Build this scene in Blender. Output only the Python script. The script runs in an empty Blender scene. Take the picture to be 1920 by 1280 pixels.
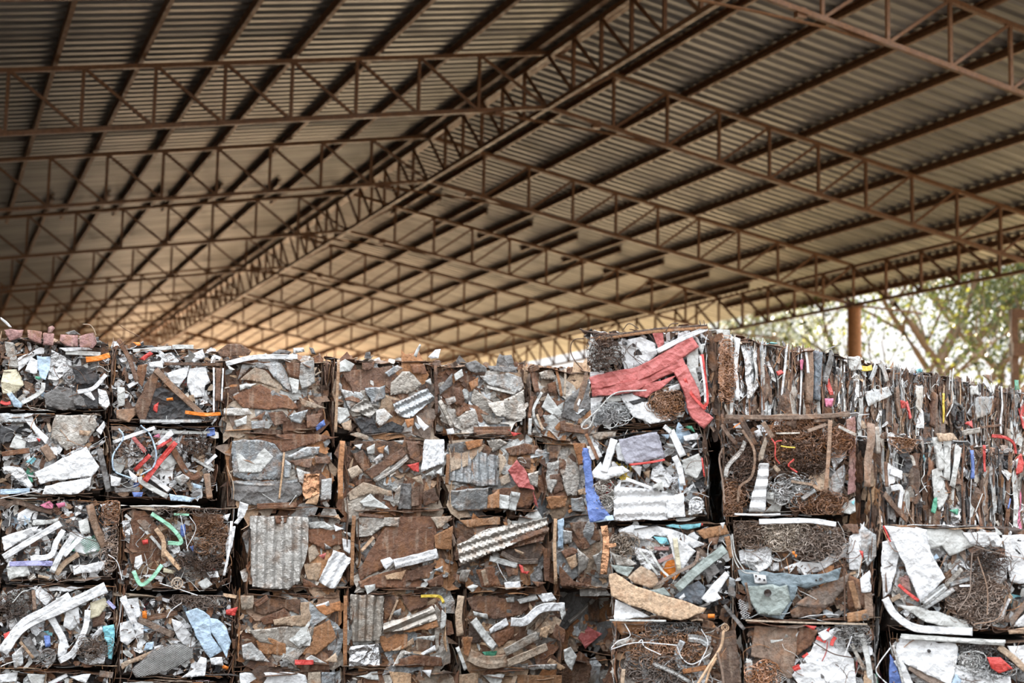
import bpy, bmesh, math, random
import numpy as np
from mathutils import Vector, Matrix, noise
rnd = random.Random(11)
S, C = math.sin, math.cos
scene = bpy.context.scene
COL = scene.collection

# ------------------------------------------------------------------ camera
F_PX, YAW, PIT, ROLL, EYE = 2652.7, 0.38933, 0.11342, 0.02065, Vector((0, 0, 1.65))
fw = Vector((S(YAW) * C(PIT), C(YAW) * C(PIT), S(PIT)))
rt0 = Vector((C(YAW), -S(YAW), 0)); up0 = rt0.cross(fw)
rt = rt0 * C(ROLL) + up0 * S(ROLL); up = up0 * C(ROLL) - rt0 * S(ROLL)
cd = bpy.data.cameras.new('camera'); cam = bpy.data.objects.new('camera', cd); COL.objects.link(cam)
cd.sensor_width = 36; cd.lens = F_PX / 1920 * 36
cam.matrix_world = Matrix(((rt.x, up.x, -fw.x, 0), (rt.y, up.y, -fw.y, 0), (rt.z, up.z, -fw.z, EYE.z), (0, 0, 0, 1)))
cd.clip_end = 500
cd.dof.use_dof = True; cd.dof.focus_distance = 8.2; cd.dof.aperture_fstop = 2.0
scene.camera = cam

# ------------------------------------------------------------------ light
scene.view_settings.view_transform = 'Standard'; scene.view_settings.look = 'None'
scene.view_settings.gamma = 1; scene.view_settings.use_curve_mapping = False
scene.view_settings.exposure = 0.62
world = bpy.data.worlds.new('sky'); scene.world = world; world.use_nodes = True
wn, wl = world.node_tree.nodes, world.node_tree.links
bg = wn['Background']; bg.inputs['Strength'].default_value = 1.0
tc = wn.new('ShaderNodeTexCoord'); sp = wn.new('ShaderNodeSeparateXYZ'); rp = wn.new('ShaderNodeValToRGB')
wl.new(tc.outputs['Generated'], sp.inputs[0]); wl.new(sp.outputs['Z'], rp.inputs[0]); wl.new(rp.outputs[0], bg.inputs[0])
rp.color_ramp.elements[0].position = 0.02; rp.color_ramp.elements[0].color = (.70, .69, .67, 1)
rp.color_ramp.elements[1].position = 0.75; rp.color_ramp.elements[1].color = (2.75, 2.85, 3.0, 1)
sd = bpy.data.lights.new('sun', 'SUN'); sun = bpy.data.objects.new('sun', sd); COL.objects.link(sun)
sd.energy = 40.0; sd.angle = math.radians(1.0); sd.color = (1, .84, .64)
SAZ, SEL = math.radians(22), math.radians(20)
sun.rotation_euler = Vector((-S(SAZ) * C(SEL), -C(SAZ) * C(SEL), -S(SEL))).to_track_quat('-Z', 'Y').to_euler()

# ------------------------------------------------------------------ materials
def nd(t, kind, **kw):
    n = t.nodes.new(kind)
    for k, v in kw.items():
        setattr(n, k, v)
    return n

def scrap_mat(name, metallic, rough, dirt, rust, bump, scale=1.0, dark=(.045, .032, .024), rcol=(.16, .065, .028), col=None, spec=.5, crease=False, lite=0, var=(.5, 1.4)):
    m = bpy.data.materials.new(name); m.use_nodes = True
    t = m.node_tree; L = t.links; b = t.nodes['Principled BSDF']
    tc = nd(t, 'ShaderNodeTexCoord'); oi = nd(t, 'ShaderNodeObjectInfo')
    mul = nd(t, 'ShaderNodeMath', operation='MULTIPLY'); mul.inputs[1].default_value = 37
    add = nd(t, 'ShaderNodeVectorMath', operation='ADD')
    L.new(oi.outputs['Random'], mul.inputs[0]); L.new(tc.outputs['Object'], add.inputs[0]); L.new(mul.outputs[0], add.inputs[1])
    def nz(s, det, r=.6):
        n = nd(t, 'ShaderNodeTexNoise'); n.inputs['Scale'].default_value = s * scale
        n.inputs['Detail'].default_value = det; n.inputs['Roughness'].default_value = r
        L.new(add.outputs[0], n.inputs['Vector']); return n.outputs['Fac']
    def ramp(x, a, c):
        r = nd(t, 'ShaderNodeMapRange'); r.inputs['From Min'].default_value = a; r.inputs['From Max'].default_value = c
        L.new(x, r.inputs['Value']); return r.outputs[0]
    def mixc(f, a, colr, amt):
        k = nd(t, 'ShaderNodeMath', operation='MULTIPLY'); k.inputs[1].default_value = amt; L.new(f, k.inputs[0])
        x = nd(t, 'ShaderNodeMix', data_type='RGBA'); L.new(k.outputs[0], x.inputs[0]); L.new(a, x.inputs[6])
        if isinstance(colr, tuple): x.inputs[7].default_value = (*colr, 1)
        else: L.new(colr, x.inputs[7])
        return x.outputs[2]
    if col is None:
        at = nd(t, 'ShaderNodeAttribute', attribute_name='Col'); c0 = at.outputs['Color']
    else:
        r = nd(t, 'ShaderNodeRGB'); r.outputs[0].default_value = (*col, 1); c0 = r.outputs[0]
    v = nd(t, 'ShaderNodeHueSaturation'); L.new(c0, v.inputs['Color'])
    L.new(ramp(nz(55, 7, .75), .28, .72), (mr := nd(t, 'ShaderNodeMapRange')).inputs['Value'])
    mr.inputs['To Min'].default_value = var[0]; mr.inputs['To Max'].default_value = var[1]
    L.new(mr.outputs[0], v.inputs['Value'])
    c1 = mixc(ramp(nz(11, 9, .62), .5, .66), v.outputs[0], rcol, rust)
    if lite:
        mpp = nd(t, 'ShaderNodeMapping'); mpp.inputs['Scale'].default_value = (1, 1, .16); mpp.inputs['Rotation'].default_value = (0, .5, 0); L.new(add.outputs[0], mpp.inputs[0])
        sn = nd(t, 'ShaderNodeTexNoise'); sn.inputs['Scale'].default_value = 34; sn.inputs['Detail'].default_value = 8; L.new(mpp.outputs[0], sn.inputs['Vector']); st_ = sn.outputs['Fac']
    if lite: c1 = mixc(ramp(st_, .54, .70), c1, (.47, .37, .28) if metallic == 0 else (.56, .53, .49), lite)
    c2 = mixc(ramp(nz(31, 9, .78), .52, .68), c1, dark, dirt)
    L.new(c2, b.inputs['Base Color'])
    b.inputs['Metallic'].default_value = metallic
    b.inputs['Specular IOR Level'].default_value = spec
    rr = nd(t, 'ShaderNodeMapRange'); L.new(nz(17, 5), rr.inputs['Value'])
    rr.inputs['From Min'].default_value = .3; rr.inputs['From Max'].default_value = .7
    rr.inputs['To Min'].default_value = max(.08, rough - .12); rr.inputs['To Max'].default_value = min(1, rough + .18)
    L.new(rr.outputs[0], b.inputs['Roughness'])
    bp = nd(t, 'ShaderNodeBump'); bp.inputs['Strength'].default_value = bump; bp.inputs['Distance'].default_value = .022
    vo = nd(t, 'ShaderNodeTexVoronoi', feature='F1'); vo.inputs['Scale'].default_value = 15 * scale; vo.inputs['Randomness'].default_value = 1
    wp = nd(t, 'ShaderNodeVectorMath', operation='MULTIPLY_ADD'); ns = nd(t, 'ShaderNodeTexNoise'); ns.inputs['Scale'].default_value = 9 * scale
    L.new(add.outputs[0], ns.inputs['Vector']); L.new(ns.outputs['Color'], wp.inputs[0]); wp.inputs[1].default_value = (.12, .12, .12); L.new(add.outputs[0], wp.inputs[2])
    L.new(wp.outputs[0], vo.inputs['Vector'])
    vd = vo.outputs['Distance']
    if crease:
        vo.feature = 'DISTANCE_TO_EDGE'; vo.inputs['Scale'].default_value = 11 * scale; vd = ramp(vd, 0, .035)
    sm = nd(t, 'ShaderNodeMath', operation='MULTIPLY_ADD'); L.new(vd, sm.inputs[0]); sm.inputs[1].default_value = .05 if crease else 1.6; L.new(nz(26 if crease else 38, 8, .6), sm.inputs[2])
    L.new(sm.outputs[0], bp.inputs['Height']); L.new(bp.outputs[0], b.inputs['Normal'])
    return m

M = {
    'paint': scrap_mat('painted_scrap', 0, .3, .34, .10, .6, var=(.84, 1.1)),
    'bare': scrap_mat('bare_metal_scrap', .6, .33, .42, .62, .55, rcol=(.23, .13, .07), crease=True, lite=.5, var=(.66, 1.22)),
    'rust': scrap_mat('rusty_scrap', 0, .62, .6, .6, .85, rcol=(.30, .135, .055), crease=True, lite=.38),
    'foil': scrap_mat('shiny_scrap', .95, .2, .30, .05, .9, var=(.8, 1.15)),
    'dark': scrap_mat('dark_scrap', 0, .38, .5, .2, .7),
    'wire': scrap_mat('scrap_wire', .1, .6, .3, .2, .2),
    'core': scrap_mat('compacted_core', 0, .9, .7, .4, 1, col=(.04, .027, .02)),
    'steel': scrap_mat('primed_steel', 0, .5, .35, .4, .15, scale=.35, col=(.20, .092, .037), rcol=(.12, .053, .022), dark=(.05, .035, .025)),
    'column': scrap_mat('orange_column_paint', 0, .5, .3, .3, .15, scale=.35, col=(.46, .21, .075), rcol=(.30, .13, .05), dark=(.14, .08, .05)),
    'bark': scrap_mat('bark', 0, .9, .4, .2, .6, scale=.3, col=(.16, .10, .06)),
}
MI = {'paint': 0, 'bare': 1, 'rust': 2, 'foil': 3, 'dark': 4, 'wire': 5}
MLIST = [M[k] for k in MI]
# code: (colour, material, words)
K = {
    'W': ((.80, .815, .83), 'paint', 'white painted'), 'w': ((.58, .59, .57), 'paint', 'off-white'), 'G': ((.40, .415, .42), 'bare', 'grey galvanized'),
    'g': ((.17, .165, .16), 'dark', 'dark grey'), 'S': ((.72, .73, .74), 'foil', 'shiny silver'), 'R': ((.145, .074, .045), 'rust', 'dark rusty'),
    'O': ((.33, .165, .075), 'rust', 'orange rusted'), 'T': ((.46, .355, .26), 'rust', 'tan rusted'), 'N': ((.095, .058, .04), 'rust', 'dark brown'),
    'K': ((.03, .03, .032), 'dark', 'black'), 'r': ((.60, .06, .05), 'paint', 'red'), 'f': ((.52, .135, .125), 'paint', 'faded red'),
    'p': ((.75, .22, .36), 'paint', 'pink'), 'P': ((.36, .20, .185), 'rust', 'dusty pink'), 'b': ((.12, .20, .50), 'paint', 'blue'),
    'l': ((.46, .60, .74), 'paint', 'light blue'), 'c': ((.22, .56, .64), 'paint', 'turquoise'), 'e': ((.07, .32, .20), 'paint', 'green'),
    'm': ((.33, .68, .48), 'paint', 'mint green'), 'o': ((.90, .25, .03), 'paint', 'orange'), 'y': ((.80, .58, .07), 'paint', 'yellow'),
    'k': ((.60, .55, .40), 'paint', 'cream'), 'v': ((.36, .36, .62), 'paint', 'lavender'), 'q': ((.34, .34, .40), 'paint', 'slate grey'),
    'C': ((.55, .30, .17), 'foil', 'copper coloured'), 'u': ((.13, .16, .19), 'dark', 'blue black'), 'a': ((.19, .245, .275), 'paint', 'blue grey'),
    'n': ((.24, .175, .135), 'rust', 'brown'), 'z': ((.33, .385, .365), 'paint', 'grey green'),
}

# ------------------------------------------------------------------ helpers
def put(o, label=None, cat=None, group=None, kind=None):
    if label: o['label'] = label
    if cat: o['category'] = cat
    if group: o['group'] = group
    if kind: o['kind'] = kind
    return o

def empty(name, mw):
    o = bpy.data.objects.new(name, None); o.empty_display_size = .2; COL.objects.link(o); o.matrix_world = mw
    return o

class MB:
    """collects geometry of ONE mesh; colours per point, material per face"""
    def __init__(s): s.v = []; s.f = []; s.c = []; s.m = []
    def add(s, vs, fs, col, mi=0):
        k = len(s.v); s.v.extend(vs); s.f.extend([tuple(i + k for i in f) for f in fs])
        s.c.extend([col] * len(vs)); s.m.extend([mi] * len(fs))
    def beam(s, p, q, w, h, upv=(0, 0, 1), col=(1, 1, 1)):
        p, q = Vector(p), Vector(q); d = (q - p).normalized(); u = Vector(upv)
        if abs(d.dot(u)) > .98: u = Vector((0, 1, 0))
        a = d.cross(u).normalized() * w / 2; b = a.cross(d).normalized() * h / 2
        vs = [e + a * i + b * j for e in (p, q) for i, j in ((-1, -1), (1, -1), (1, 1), (-1, 1))]
        s.add(vs, [(0, 1, 2, 3), (7, 6, 5, 4), (0, 4, 5, 1), (1, 5, 6, 2), (2, 6, 7, 3), (3, 7, 4, 0)], col)
    def tube(s, pts, r, col=(1, 1, 1), mi=0, n=5, taper=1.0):
        pts = [Vector(p) for p in pts]; vs = []; fs = []
        for i, p in enumerate(pts):
            d = (pts[min(i + 1, len(pts) - 1)] - pts[max(i - 1, 0)])
            d = d.normalized() if d.length > 1e-9 else Vector((1, 0, 0))
            a = d.orthogonal().normalized(); b = d.cross(a); rr = r * (1 + (taper - 1) * i / max(1, len(pts) - 1))
            vs += [p + a * rr * C(2 * math.pi * k / n) + b * rr * S(2 * math.pi * k / n) for k in range(n)]
            if i: fs += [((i - 1) * n + k, (i - 1) * n + (k + 1) % n, i * n + (k + 1) % n, i * n + k) for k in range(n)]
        fs += [tuple(range(n)), tuple(range(len(vs) - 1, len(vs) - n - 1, -1))]
        s.add(vs, fs, col, mi)
    def build(s, name, mats, parent=None, smooth=False, thick=0):
        me = bpy.data.meshes.new(name); me.from_pydata([tuple(v) for v in s.v], [], s.f)
        at = me.attributes.new('Col', 'FLOAT_COLOR', 'POINT')
        at.data.foreach_set('color', np.array([(*c, 1) for c in s.c], 'f').ravel())
        for m in (mats if isinstance(mats, list) else [mats]): me.materials.append(m)
        if isinstance(mats, list): me.polygons.foreach_set('material_index', s.m)
        if smooth:
            me.polygons.foreach_set('use_smooth', [True] * len(me.polygons)); me.set_sharp_from_angle(angle=math.radians(20))
        o = bpy.data.objects.new(name, me); COL.objects.link(o)
        if parent: o.parent = parent
        if thick:
            md = o.modifiers.new('thickness', 'SOLIDIFY'); md.thickness = thick; md.offset = 1
        return o

def spline(pts, n=5):
    """Catmull-Rom through the points"""
    pts = [Vector(p) for p in pts]
    if len(pts) < 3: return [pts[0].lerp(pts[1], i / n) for i in range(n + 1)]
    out = []; P = [pts[0] * 2 - pts[1]] + pts + [pts[-1] * 2 - pts[-2]]
    for i in range(1, len(P) - 2):
        a, b, c, d = P[i - 1:i + 3]
        for k in range(n):
            t = k / n
            out.append(.5 * ((2 * b) + (c - a) * t + (2 * a - 5 * b + 4 * c - d) * t * t + (3 * b - a - 3 * c + d) * t ** 3))
    return out + [pts[-1]]

# ------------------------------------------------------------------ setting: ground, roof
XR, ZB, DEP, SL = 9.5, 8.4216, .962, .1733
Y0, SP = 21.769 - 6.2854, 6.2854
def gmat(name, a, b, sc):
    m = bpy.data.materials.new(name); m.use_nodes = True; t = m.node_tree; bs = t.nodes['Principled BSDF']
    n = nd(t, 'ShaderNodeTexNoise'); n.inputs['Scale'].default_value = sc; n.inputs['Detail'].default_value = 8
    tc = nd(t, 'ShaderNodeTexCoord'); t.links.new(tc.outputs['Object'], n.inputs['Vector'])
    r = nd(t, 'ShaderNodeValToRGB'); t.links.new(n.outputs['Fac'], r.inputs[0]); t.links.new(r.outputs[0], bs.inputs['Base Color'])
    r.color_ramp.elements[0].color = (*a, 1); r.color_ramp.elements[1].color = (*b, 1)
    r.color_ramp.elements[0].position = .3; r.color_ramp.elements[1].position = .7
    bs.inputs['Roughness'].default_value = .95
    return m
g = MB(); N = 40
g.add([(-120 + 240 * i / N, -60 + 260 * j / N, 0) for j in range(N + 1) for i in range(N + 1)],
      [(j * (N + 1) + i, j * (N + 1) + i + 1, (j + 1) * (N + 1) + i + 1, (j + 1) * (N + 1) + i) for j in range(N) for i in range(N)], (1, 1, 1))
put(g.build('floor', gmat('packed_dirt', (.03, .024, .019), (.06, .047, .036), .8)), kind='structure')

for x0, x1, y0, y1, ca, cb, nm in ((11, 22.8, 58, 130, (.54, .38, .25), (.68, .50, .34), 'bounce_ground_far'), (23.0, 36, 10, 120, (.42, .32, .17), (.56, .44, .26), 'bounce_ground_right')):  # added unseen pale ground bouncing sun onto the far and right roof
    g = MB(); N = 12
    g.add([(x0 + (x1 - x0) * i / N, y0 + (y1 - y0) * j / N, .02) for j in range(N + 1) for i in range(N + 1)],
          [(j * (N + 1) + i, j * (N + 1) + i + 1, (j + 1) * (N + 1) + i + 1, (j + 1) * (N + 1) + i) for j in range(N) for i in range(N)], (1, 1, 1))
    put(g.build('floor', gmat(nm, ca, cb, 1.5)), kind='structure')

roofm = bpy.data.materials.new('corrugated_zinc'); roofm.use_nodes = True
t = roofm.node_tree; bs = t.nodes['Principled BSDF']
tc = nd(t, 'ShaderNodeTexCoord'); mp = nd(t, 'ShaderNodeMapping'); mp.inputs['Scale'].default_value = (.18, 3.3, 1)
n = nd(t, 'ShaderNodeTexNoise'); n.inputs['Scale'].default_value = 1.6; n.inputs['Detail'].default_value = 5
t.links.new(tc.outputs['Object'], mp.inputs[0]); t.links.new(mp.outputs[0], n.inputs['Vector'])
r = nd(t, 'ShaderNodeValToRGB'); t.links.new(n.outputs['Fac'], r.inputs[0]); t.links.new(r.outputs[0], bs.inputs['Base Color'])
r.color_ramp.elements[0].color = (.17, .163, .155, 1); r.color_ramp.elements[1].color = (.33, .317, .30, 1)
r.color_ramp.elements[0].position = .35; r.color_ramp.elements[1].position = .65
bs.inputs['Metallic'].default_value = .7; bs.inputs['Roughness'].default_value = .43

RT = ZB + DEP + .22
def roof_slope(sign, x_out, y0, y1):
    b = MB(); per = .29; prof = ((0, 0), (.10, 0), (.14, .036), (.25, .036)); vs = []; k = 0
    y = y0
    while y < y1:
        for dy, dz in prof:
            vs.append((XR, y + dy, RT + dz)); vs.append((x_out, y + dy, RT - SL * abs(x_out - XR) + dz))
        y += per
    n = len(vs) // 2
    b.add(vs, [(2 * i, 2 * i + 1, 2 * i + 3, 2 * i + 2) for i in range(n - 1)], (1, 1, 1))
    o = b.build('ceiling', roofm, thick=.006); put(o, kind='structure')
YF, YE = 14.15, 78.0
def wall_sheet(x, y0, y1, z1):  # invented side wall, unseen; keeps outside light off the left slope
    b = MB(); vs = []; y = y0
    while y < y1:
        for dy, dx in ((0, 0), (.10, 0), (.14, .036), (.25, .036)): vs += [(x + dx, y + dy, 0), (x + dx, y + dy, z1)]
        y += .29
    b.add(vs, [(2 * i, 2 * i + 1, 2 * i + 3, 2 * i + 2) for i in range(len(vs) // 2 - 1)], (1, 1, 1))
    put(b.build('blocker_wall_left', roofm, thick=.006), kind='structure')
b = MB(); vs = []; x = -2.5                                   # added half gable, unseen, keeps far light off the darker slope
while x < 9.3:
    for dx, dy in ((0, 0), (.10, 0), (.14, .036), (.25, .036)): vs += [(x + dx, YE - .4 + dy, 0), (x + dx, YE - .4 + dy, RT - SL * abs(XR - x - dx) - .03)]
    x += .29
b.add(vs, [(2 * i, 2 * i + 1, 2 * i + 3, 2 * i + 2) for i in range(len(vs) // 2 - 1)], (1, 1, 1))
put(b.build('blocker_wall_back', roofm, thick=.006), kind='structure')
wall_sheet(-2.5, YF, YE, RT - SL * 12.0 - .02)
roof_slope(-1, -2.6, YF, YE); roof_slope(1, 22.45, YF, YE)

# ------------------------------------------------------------------ steelwork
ORD = ['first', 'second', 'third', 'fourth', 'fifth', 'sixth', 'seventh', 'eighth', 'ninth', 'tenth']
OFF = [0] + [1.268 + 1.0663 * i for i in range(10)]
NT = 10
ZE = ZB - SL * OFF[-1]
for k in range(NT):
    y = Y0 + SP * k
    root = empty('roof_truss', Matrix.Translation((XR, y, 0)))
    put(root, ORD[k] + ' brown steel lattice roof truss counted from the open front of the shed', 'truss', 'roof trusses across the shed')
    st = M['steel']
    for sg, nn in ((-1, 11), (1, 11)):
        e = sg * OFF[-1]
        for nm, z0 in (('top_chord', ZB + DEP), ('bottom_chord', ZB)):
            b = MB(); b.beam((0, 0, z0), (e, 0, z0 - SL * abs(e)), .07, .07); b.build(nm, st, root)
        for i in range(1, 11):
            x = sg * OFF[i]; zb = ZB - SL * abs(x)
            b = MB(); b.beam((x, 0, zb), (x, 0, zb + DEP), .05, .05); b.build('vertical_web', st, root)
            xi = sg * OFF[i - 1]; zi = ZB - SL * abs(xi)
            b = MB(); b.beam((x, .0, zb + DEP), (xi, .0, zi), .045, .045); b.build('diagonal_web', st, root)
    b = MB(); b.beam((OFF[-1], 0, ZE), (OFF[-1] + 2.0, 0, ZE - .06), .05, .05); b.build('overhang_bracket', st, root)
    # thin tie under the ridge with a small clamp box
    b = MB(); z1 = ZB - SL * 1.3; b.tube(spline([(-1.3, .05, z1 + .0), (-.3, .05, z1 - .02), (1.2, .05, z1 - .08), (2.3, .05, ZB - SL * 2.4)], 4), .022); tie = b.build('tie_rod', st, root)
    for xx in (-.9, .95):
        b = MB(); b.beam((xx - .07, .05, z1 + .05), (xx + .07, .05, z1 + .05), .1, .14); b.build('clamp', st, tie)

# ridge truss
YA, YZ = 14.4, Y0 + SP * (NT - 1)
root = empty('ridge_truss', Matrix.Translation((XR, 0, 0)))
put(root, 'long dark lattice girder running under the roof ridge into the distance', 'truss')
b = MB(); b.beam((0, YA, ZB + DEP - .04), (0, YZ, ZB + DEP - .04), .09, .09); b.build('top_chord', M['steel'], root)
b = MB(); b.beam((0, YA, ZB), (0, YZ, ZB), .08, .08); b.build('bottom_chord', M['steel'], root)
pan = SP / 6; k = 0; y = Y0
while y < YZ + .1:
    if k % 6:
        b = MB(); b.beam((0, y, ZB), (0, y, ZB + DEP), .055, .055, (0, 1, 0)); b.build('vertical_web', M['steel'], root)
    if y + pan < YZ + .1:
        b = MB(); b.beam((0, y + pan, ZB + DEP - .05), (0, y, ZB), .045, .045); b.build('diagonal_web', M['steel'], root)
    y += pan; k += 1

# purlins: near roof section and far roof section
PL = [1.66, 3.03, 4.4, 5.58, 6.8, 8.05, 9.3]; PR = [1.5, 2.75, 4.0, 5.28, 6.54, 7.82, 9.2, 10.45, 11.75, 12.8]
YM = Y0 + 3 * SP
def purlin(off, sg, a, c, lab):
    x = XR + sg * off; z = RT - SL * off - .085
    b = MB(); h, w, tk = .13, .06, .012
    b.beam((sg * w, a, 0), (sg * w, c, 0), tk, h)
    for zz in (h / 2, -h / 2):
        b.beam((sg * w / 2, a, zz), (sg * w / 2, c, zz), w, tk)
    b.beam((0, a, -h / 2 + .012), (0, c, -h / 2 + .012), tk, .03); b.beam((0, a, h / 2 - .012), (0, c, h / 2 - .012), tk, .03)
    o = b.build('purlin', M['steel']); o.location = (x, 0, z)
    put(o, lab, 'purlin', 'roof purlins')
for sg, lst, nm in ((-1, PL, 'darker'), (1, PR, 'brighter')):
    for i, off in enumerate(lst):
        purlin(off, sg, YF + .02, YM + 1.3, f'{ORD[i]} steel purlin from the ridge on the {nm} roof slope, front roof section')
        if off < 11.6:
            purlin(off + .42, sg, YM - 1.5, YE - .3, f'{ORD[i]} steel purlin from the ridge on the {nm} roof slope, rear roof section')
for sg, nm in ((-1, 'darker'), (1, 'brighter')):
    b = MB(); b.beam((0, YF, 0), (0, YE - .3, 0), .10, .15)
    o = b.build('ridge_purlin', M['steel']); o.location = (XR + sg * .22, 0, RT - .14)
    put(o, f'heavy ridge purlin on the {nm} side of the roof ridge', 'purlin')

# eave girder and columns
XE = XR + OFF[-1]
root = empty('eave_truss', Matrix.Translation((XE, 0, 0)))
put(root, 'rust brown lattice girder along the open eave on top of the columns', 'truss')
for nm, z in (('top_chord', ZE + DEP - .03), ('bottom_chord', ZE)):
    b = MB(); b.beam((0, YA, z), (0, YZ, z), .07, .07); b.build(nm, M['steel'], root)
y = Y0; pan = SP / 5; k = 0
while y < YZ + .1:
    if k % 5:
        b = MB(); b.beam((0, y, ZE), (0, y, ZE + DEP), .055, .055, (0, 1, 0)); b.build('vertical_web', M['steel'], root)
    if y + pan < YZ + .1:
        b = MB(); b.beam((0, y + pan, ZE + DEP - .05), (0, y, ZE), .05, .05); b.build('diagonal_web', M['steel'], root)
    y += pan; k += 1
for k, lb in ((2, 'round rust brown steel column standing behind the wall of scrap, holding the eave girder'), (3, 'farther brown column hidden behind the tall scrap bale')):
    root = empty('column', Matrix.Translation((XE + .02, Y0 + SP * k, 0)))
    put(root, lb, 'column')
    b = MB(); b.tube([(0, 0, 0), (0, 0, ZE - .08)], .165, n=24); b.build('shaft', M['column'], root, smooth=True)
    b = MB(); b.beam((-.2, 0, ZE - .06), (.2, 0, ZE - .06), .4, .03); b.build('cap_plate', M['steel'], root)
    b = MB(); b.beam((-.25, 0, .015), (.25, 0, .015), .5, .03); b.build('base_plate', M['steel'], root)

# ------------------------------------------------------------------ scrap bales
CR = {'A': (0, 590, .28898), 'B': (0, 920, .28127), 'C': (400, 630, .26570), 'D': (420, 940, .26570), 'E': (800, 640, .25788), 'F': (820, 940, .26568),
      'G': (1060, 590, .32045), 'H': (1320, 740, .20316), 'I': (1120, 960, .25), 'J': (1360, 960, .25), 'K': (1630, 960, .25), 'L': (1340, 600, .3125),
      'P': (0, 560, .171875)}

class Plane:
    """an upright front plane of a stack: point p, horizontal direction u; n points into the stack"""
    def __init__(s, p, u):
        s.p = Vector(p); s.u = Vector(u).normalized(); s.n = Vector((0, 0, 1)).cross(s.u)
    def hit(s, x, y):
        d = fw + rt * ((x - 960) / F_PX) + up * ((640 - y) / F_PX)
        return EYE + d * ((s.p - EYE).dot(s.n) / d.dot(s.n))
def at_depth(x, y, z): return EYE + (fw + rt * ((x - 960) / F_PX) + up * ((640 - y) / F_PX)) * z

def crumple(q, amp, scale=1.0, corr=None):
    """height function of a crushed sheet"""
    dirs = [(q.uniform(0, 6.28), q.uniform(5, 16) / scale, q.uniform(0, 9)) for _ in range(4)]
    ox = q.uniform(0, 90)
    def f(x, z):
        h = 0
        for a, fr, ph in dirs:
            w = (x * C(a) + z * S(a)) * fr / 3 + ph; w -= math.floor(w); h += abs(w - .5) * 2 - .5
        h = h * amp / 2.1 + amp * 1.1 * noise.noise((x * 9 + ox, z * 9, 3.1))
        if corr is not None: h += .009 * S((x * C(corr) + z * S(corr)) * 2 * math.pi / .055)
        return h
    return f

def poly_sheet(name, pts, y0, col, mat, parent, q, amp=.008, corr=None, lean=None):
    """an outlined sheet of metal: cut into a fine grid, crushed, given a thickness"""
    bm = bmesh.new()
    # ragged outline
    out = []
    for i, p in enumerate(pts):
        a = Vector(p); b = Vector(pts[(i + 1) % len(pts)]); L = (b - a).length; k = max(1, int(L / .035))
        for j in range(k):
            w = a.lerp(b, j / k)
            if j: w += Vector((q.gauss(0, .0028), q.gauss(0, .0028)))
            out.append(w)
    try: f = bm.faces.new([bm.verts.new((w.x, 0, w.y)) for w in out])
    except ValueError: bm.free(); return None
    bmesh.ops.triangulate(bm, faces=bm.faces[:])
    xs = [w.x for w in out]; zs = [w.y for w in out]
    step = .016; ang = q.uniform(0, 1.5); cx, cz = sum(xs) / len(xs), sum(zs) / len(zs)
    R = max(math.hypot(x - cx, z - cz) for x, z in zip(xs, zs)); n = min(18, int(R / step))
    for a in (ang, ang + math.pi / 2):
        no = Vector((C(a), 0, S(a)))
        for i in range(-n, n + 1):
            bmesh.ops.bisect_plane(bm, geom=bm.verts[:] + bm.edges[:] + bm.faces[:], plane_co=(cx + no.x * i * R / max(n, 1), 0, cz + no.z * i * R / max(n, 1)), plane_no=no, dist=1e-5)
    bmesh.ops.triangulate(bm, faces=[f for f in bm.faces if len(f.verts) > 4])
    h = crumple(q, amp, max(.6, R / .08), corr)
    lx, lz = (q.gauss(0, .05), q.gauss(0, .05)) if lean is None else lean
    for v in bm.verts:
        x, z = v.co.x, v.co.z
        v.co.y = y0 + h(x, z) + (x - cx) * lx + (z - cz) * lz
    bmesh.ops.recalc_face_normals(bm, faces=bm.faces[:])
    if sum(f.normal.y for f in bm.faces) > 0: bmesh.ops.reverse_faces(bm, faces=bm.faces[:])
    me = bpy.data.meshes.new(name); bm.to_mesh(me); bm.free()
    at = me.attributes.new('Col', 'FLOAT_COLOR', 'POINT'); at.data.foreach_set('color', np.array([(*col, 1)] * len(me.vertices), 'f').ravel())
    me.materials.append(M[mat])
    me.polygons.foreach_set('use_smooth', [True] * len(me.polygons)); me.set_sharp_from_angle(angle=math.radians(13))
    o = bpy.data.objects.new(name, me); COL.objects.link(o); o.parent = parent
    md = o.modifiers.new('thickness', 'SOLIDIFY'); md.thickness = .004; md.offset = -1
    return o

def strip(name, pts, width, y0, col, mat, parent, q):
    """a bent bar or ribbon of metal with a shallow channel section"""
    P = spline([(p[0], 0, p[1]) for p in pts], 6 if len(pts) > 2 else 10); b = MB(); vs = []; fs = []; c = crumple(q, min(.016, .006 + .06 * width))
    fold = q.uniform(.1, .35) * width; prof = ((-.5, .6), (-.42, 0), (-.08, -.12), (.12, .1), (.42, -.05), (.5, .6)); n = len(prof)
    for i, p in enumerate(P):
        d = (P[min(i + 1, len(P) - 1)] - P[max(i - 1, 0)]).normalized(); a = Vector((-d.z, 0, d.x))
        j = 1 + q.gauss(0, .04)
        for u, v in prof:
            w = p + a * u * width * j
            vs.append((w.x, y0 + c(w.x, w.z) + v * fold, w.z))
        if i: fs += [((i - 1) * n + k, (i - 1) * n + k + 1, i * n + k + 1, i * n + k) for k in range(n - 1)]
    b.add(vs, fs, col); o = b.build(name, M[mat], parent, smooth=True, thick=.004)
    return o

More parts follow.
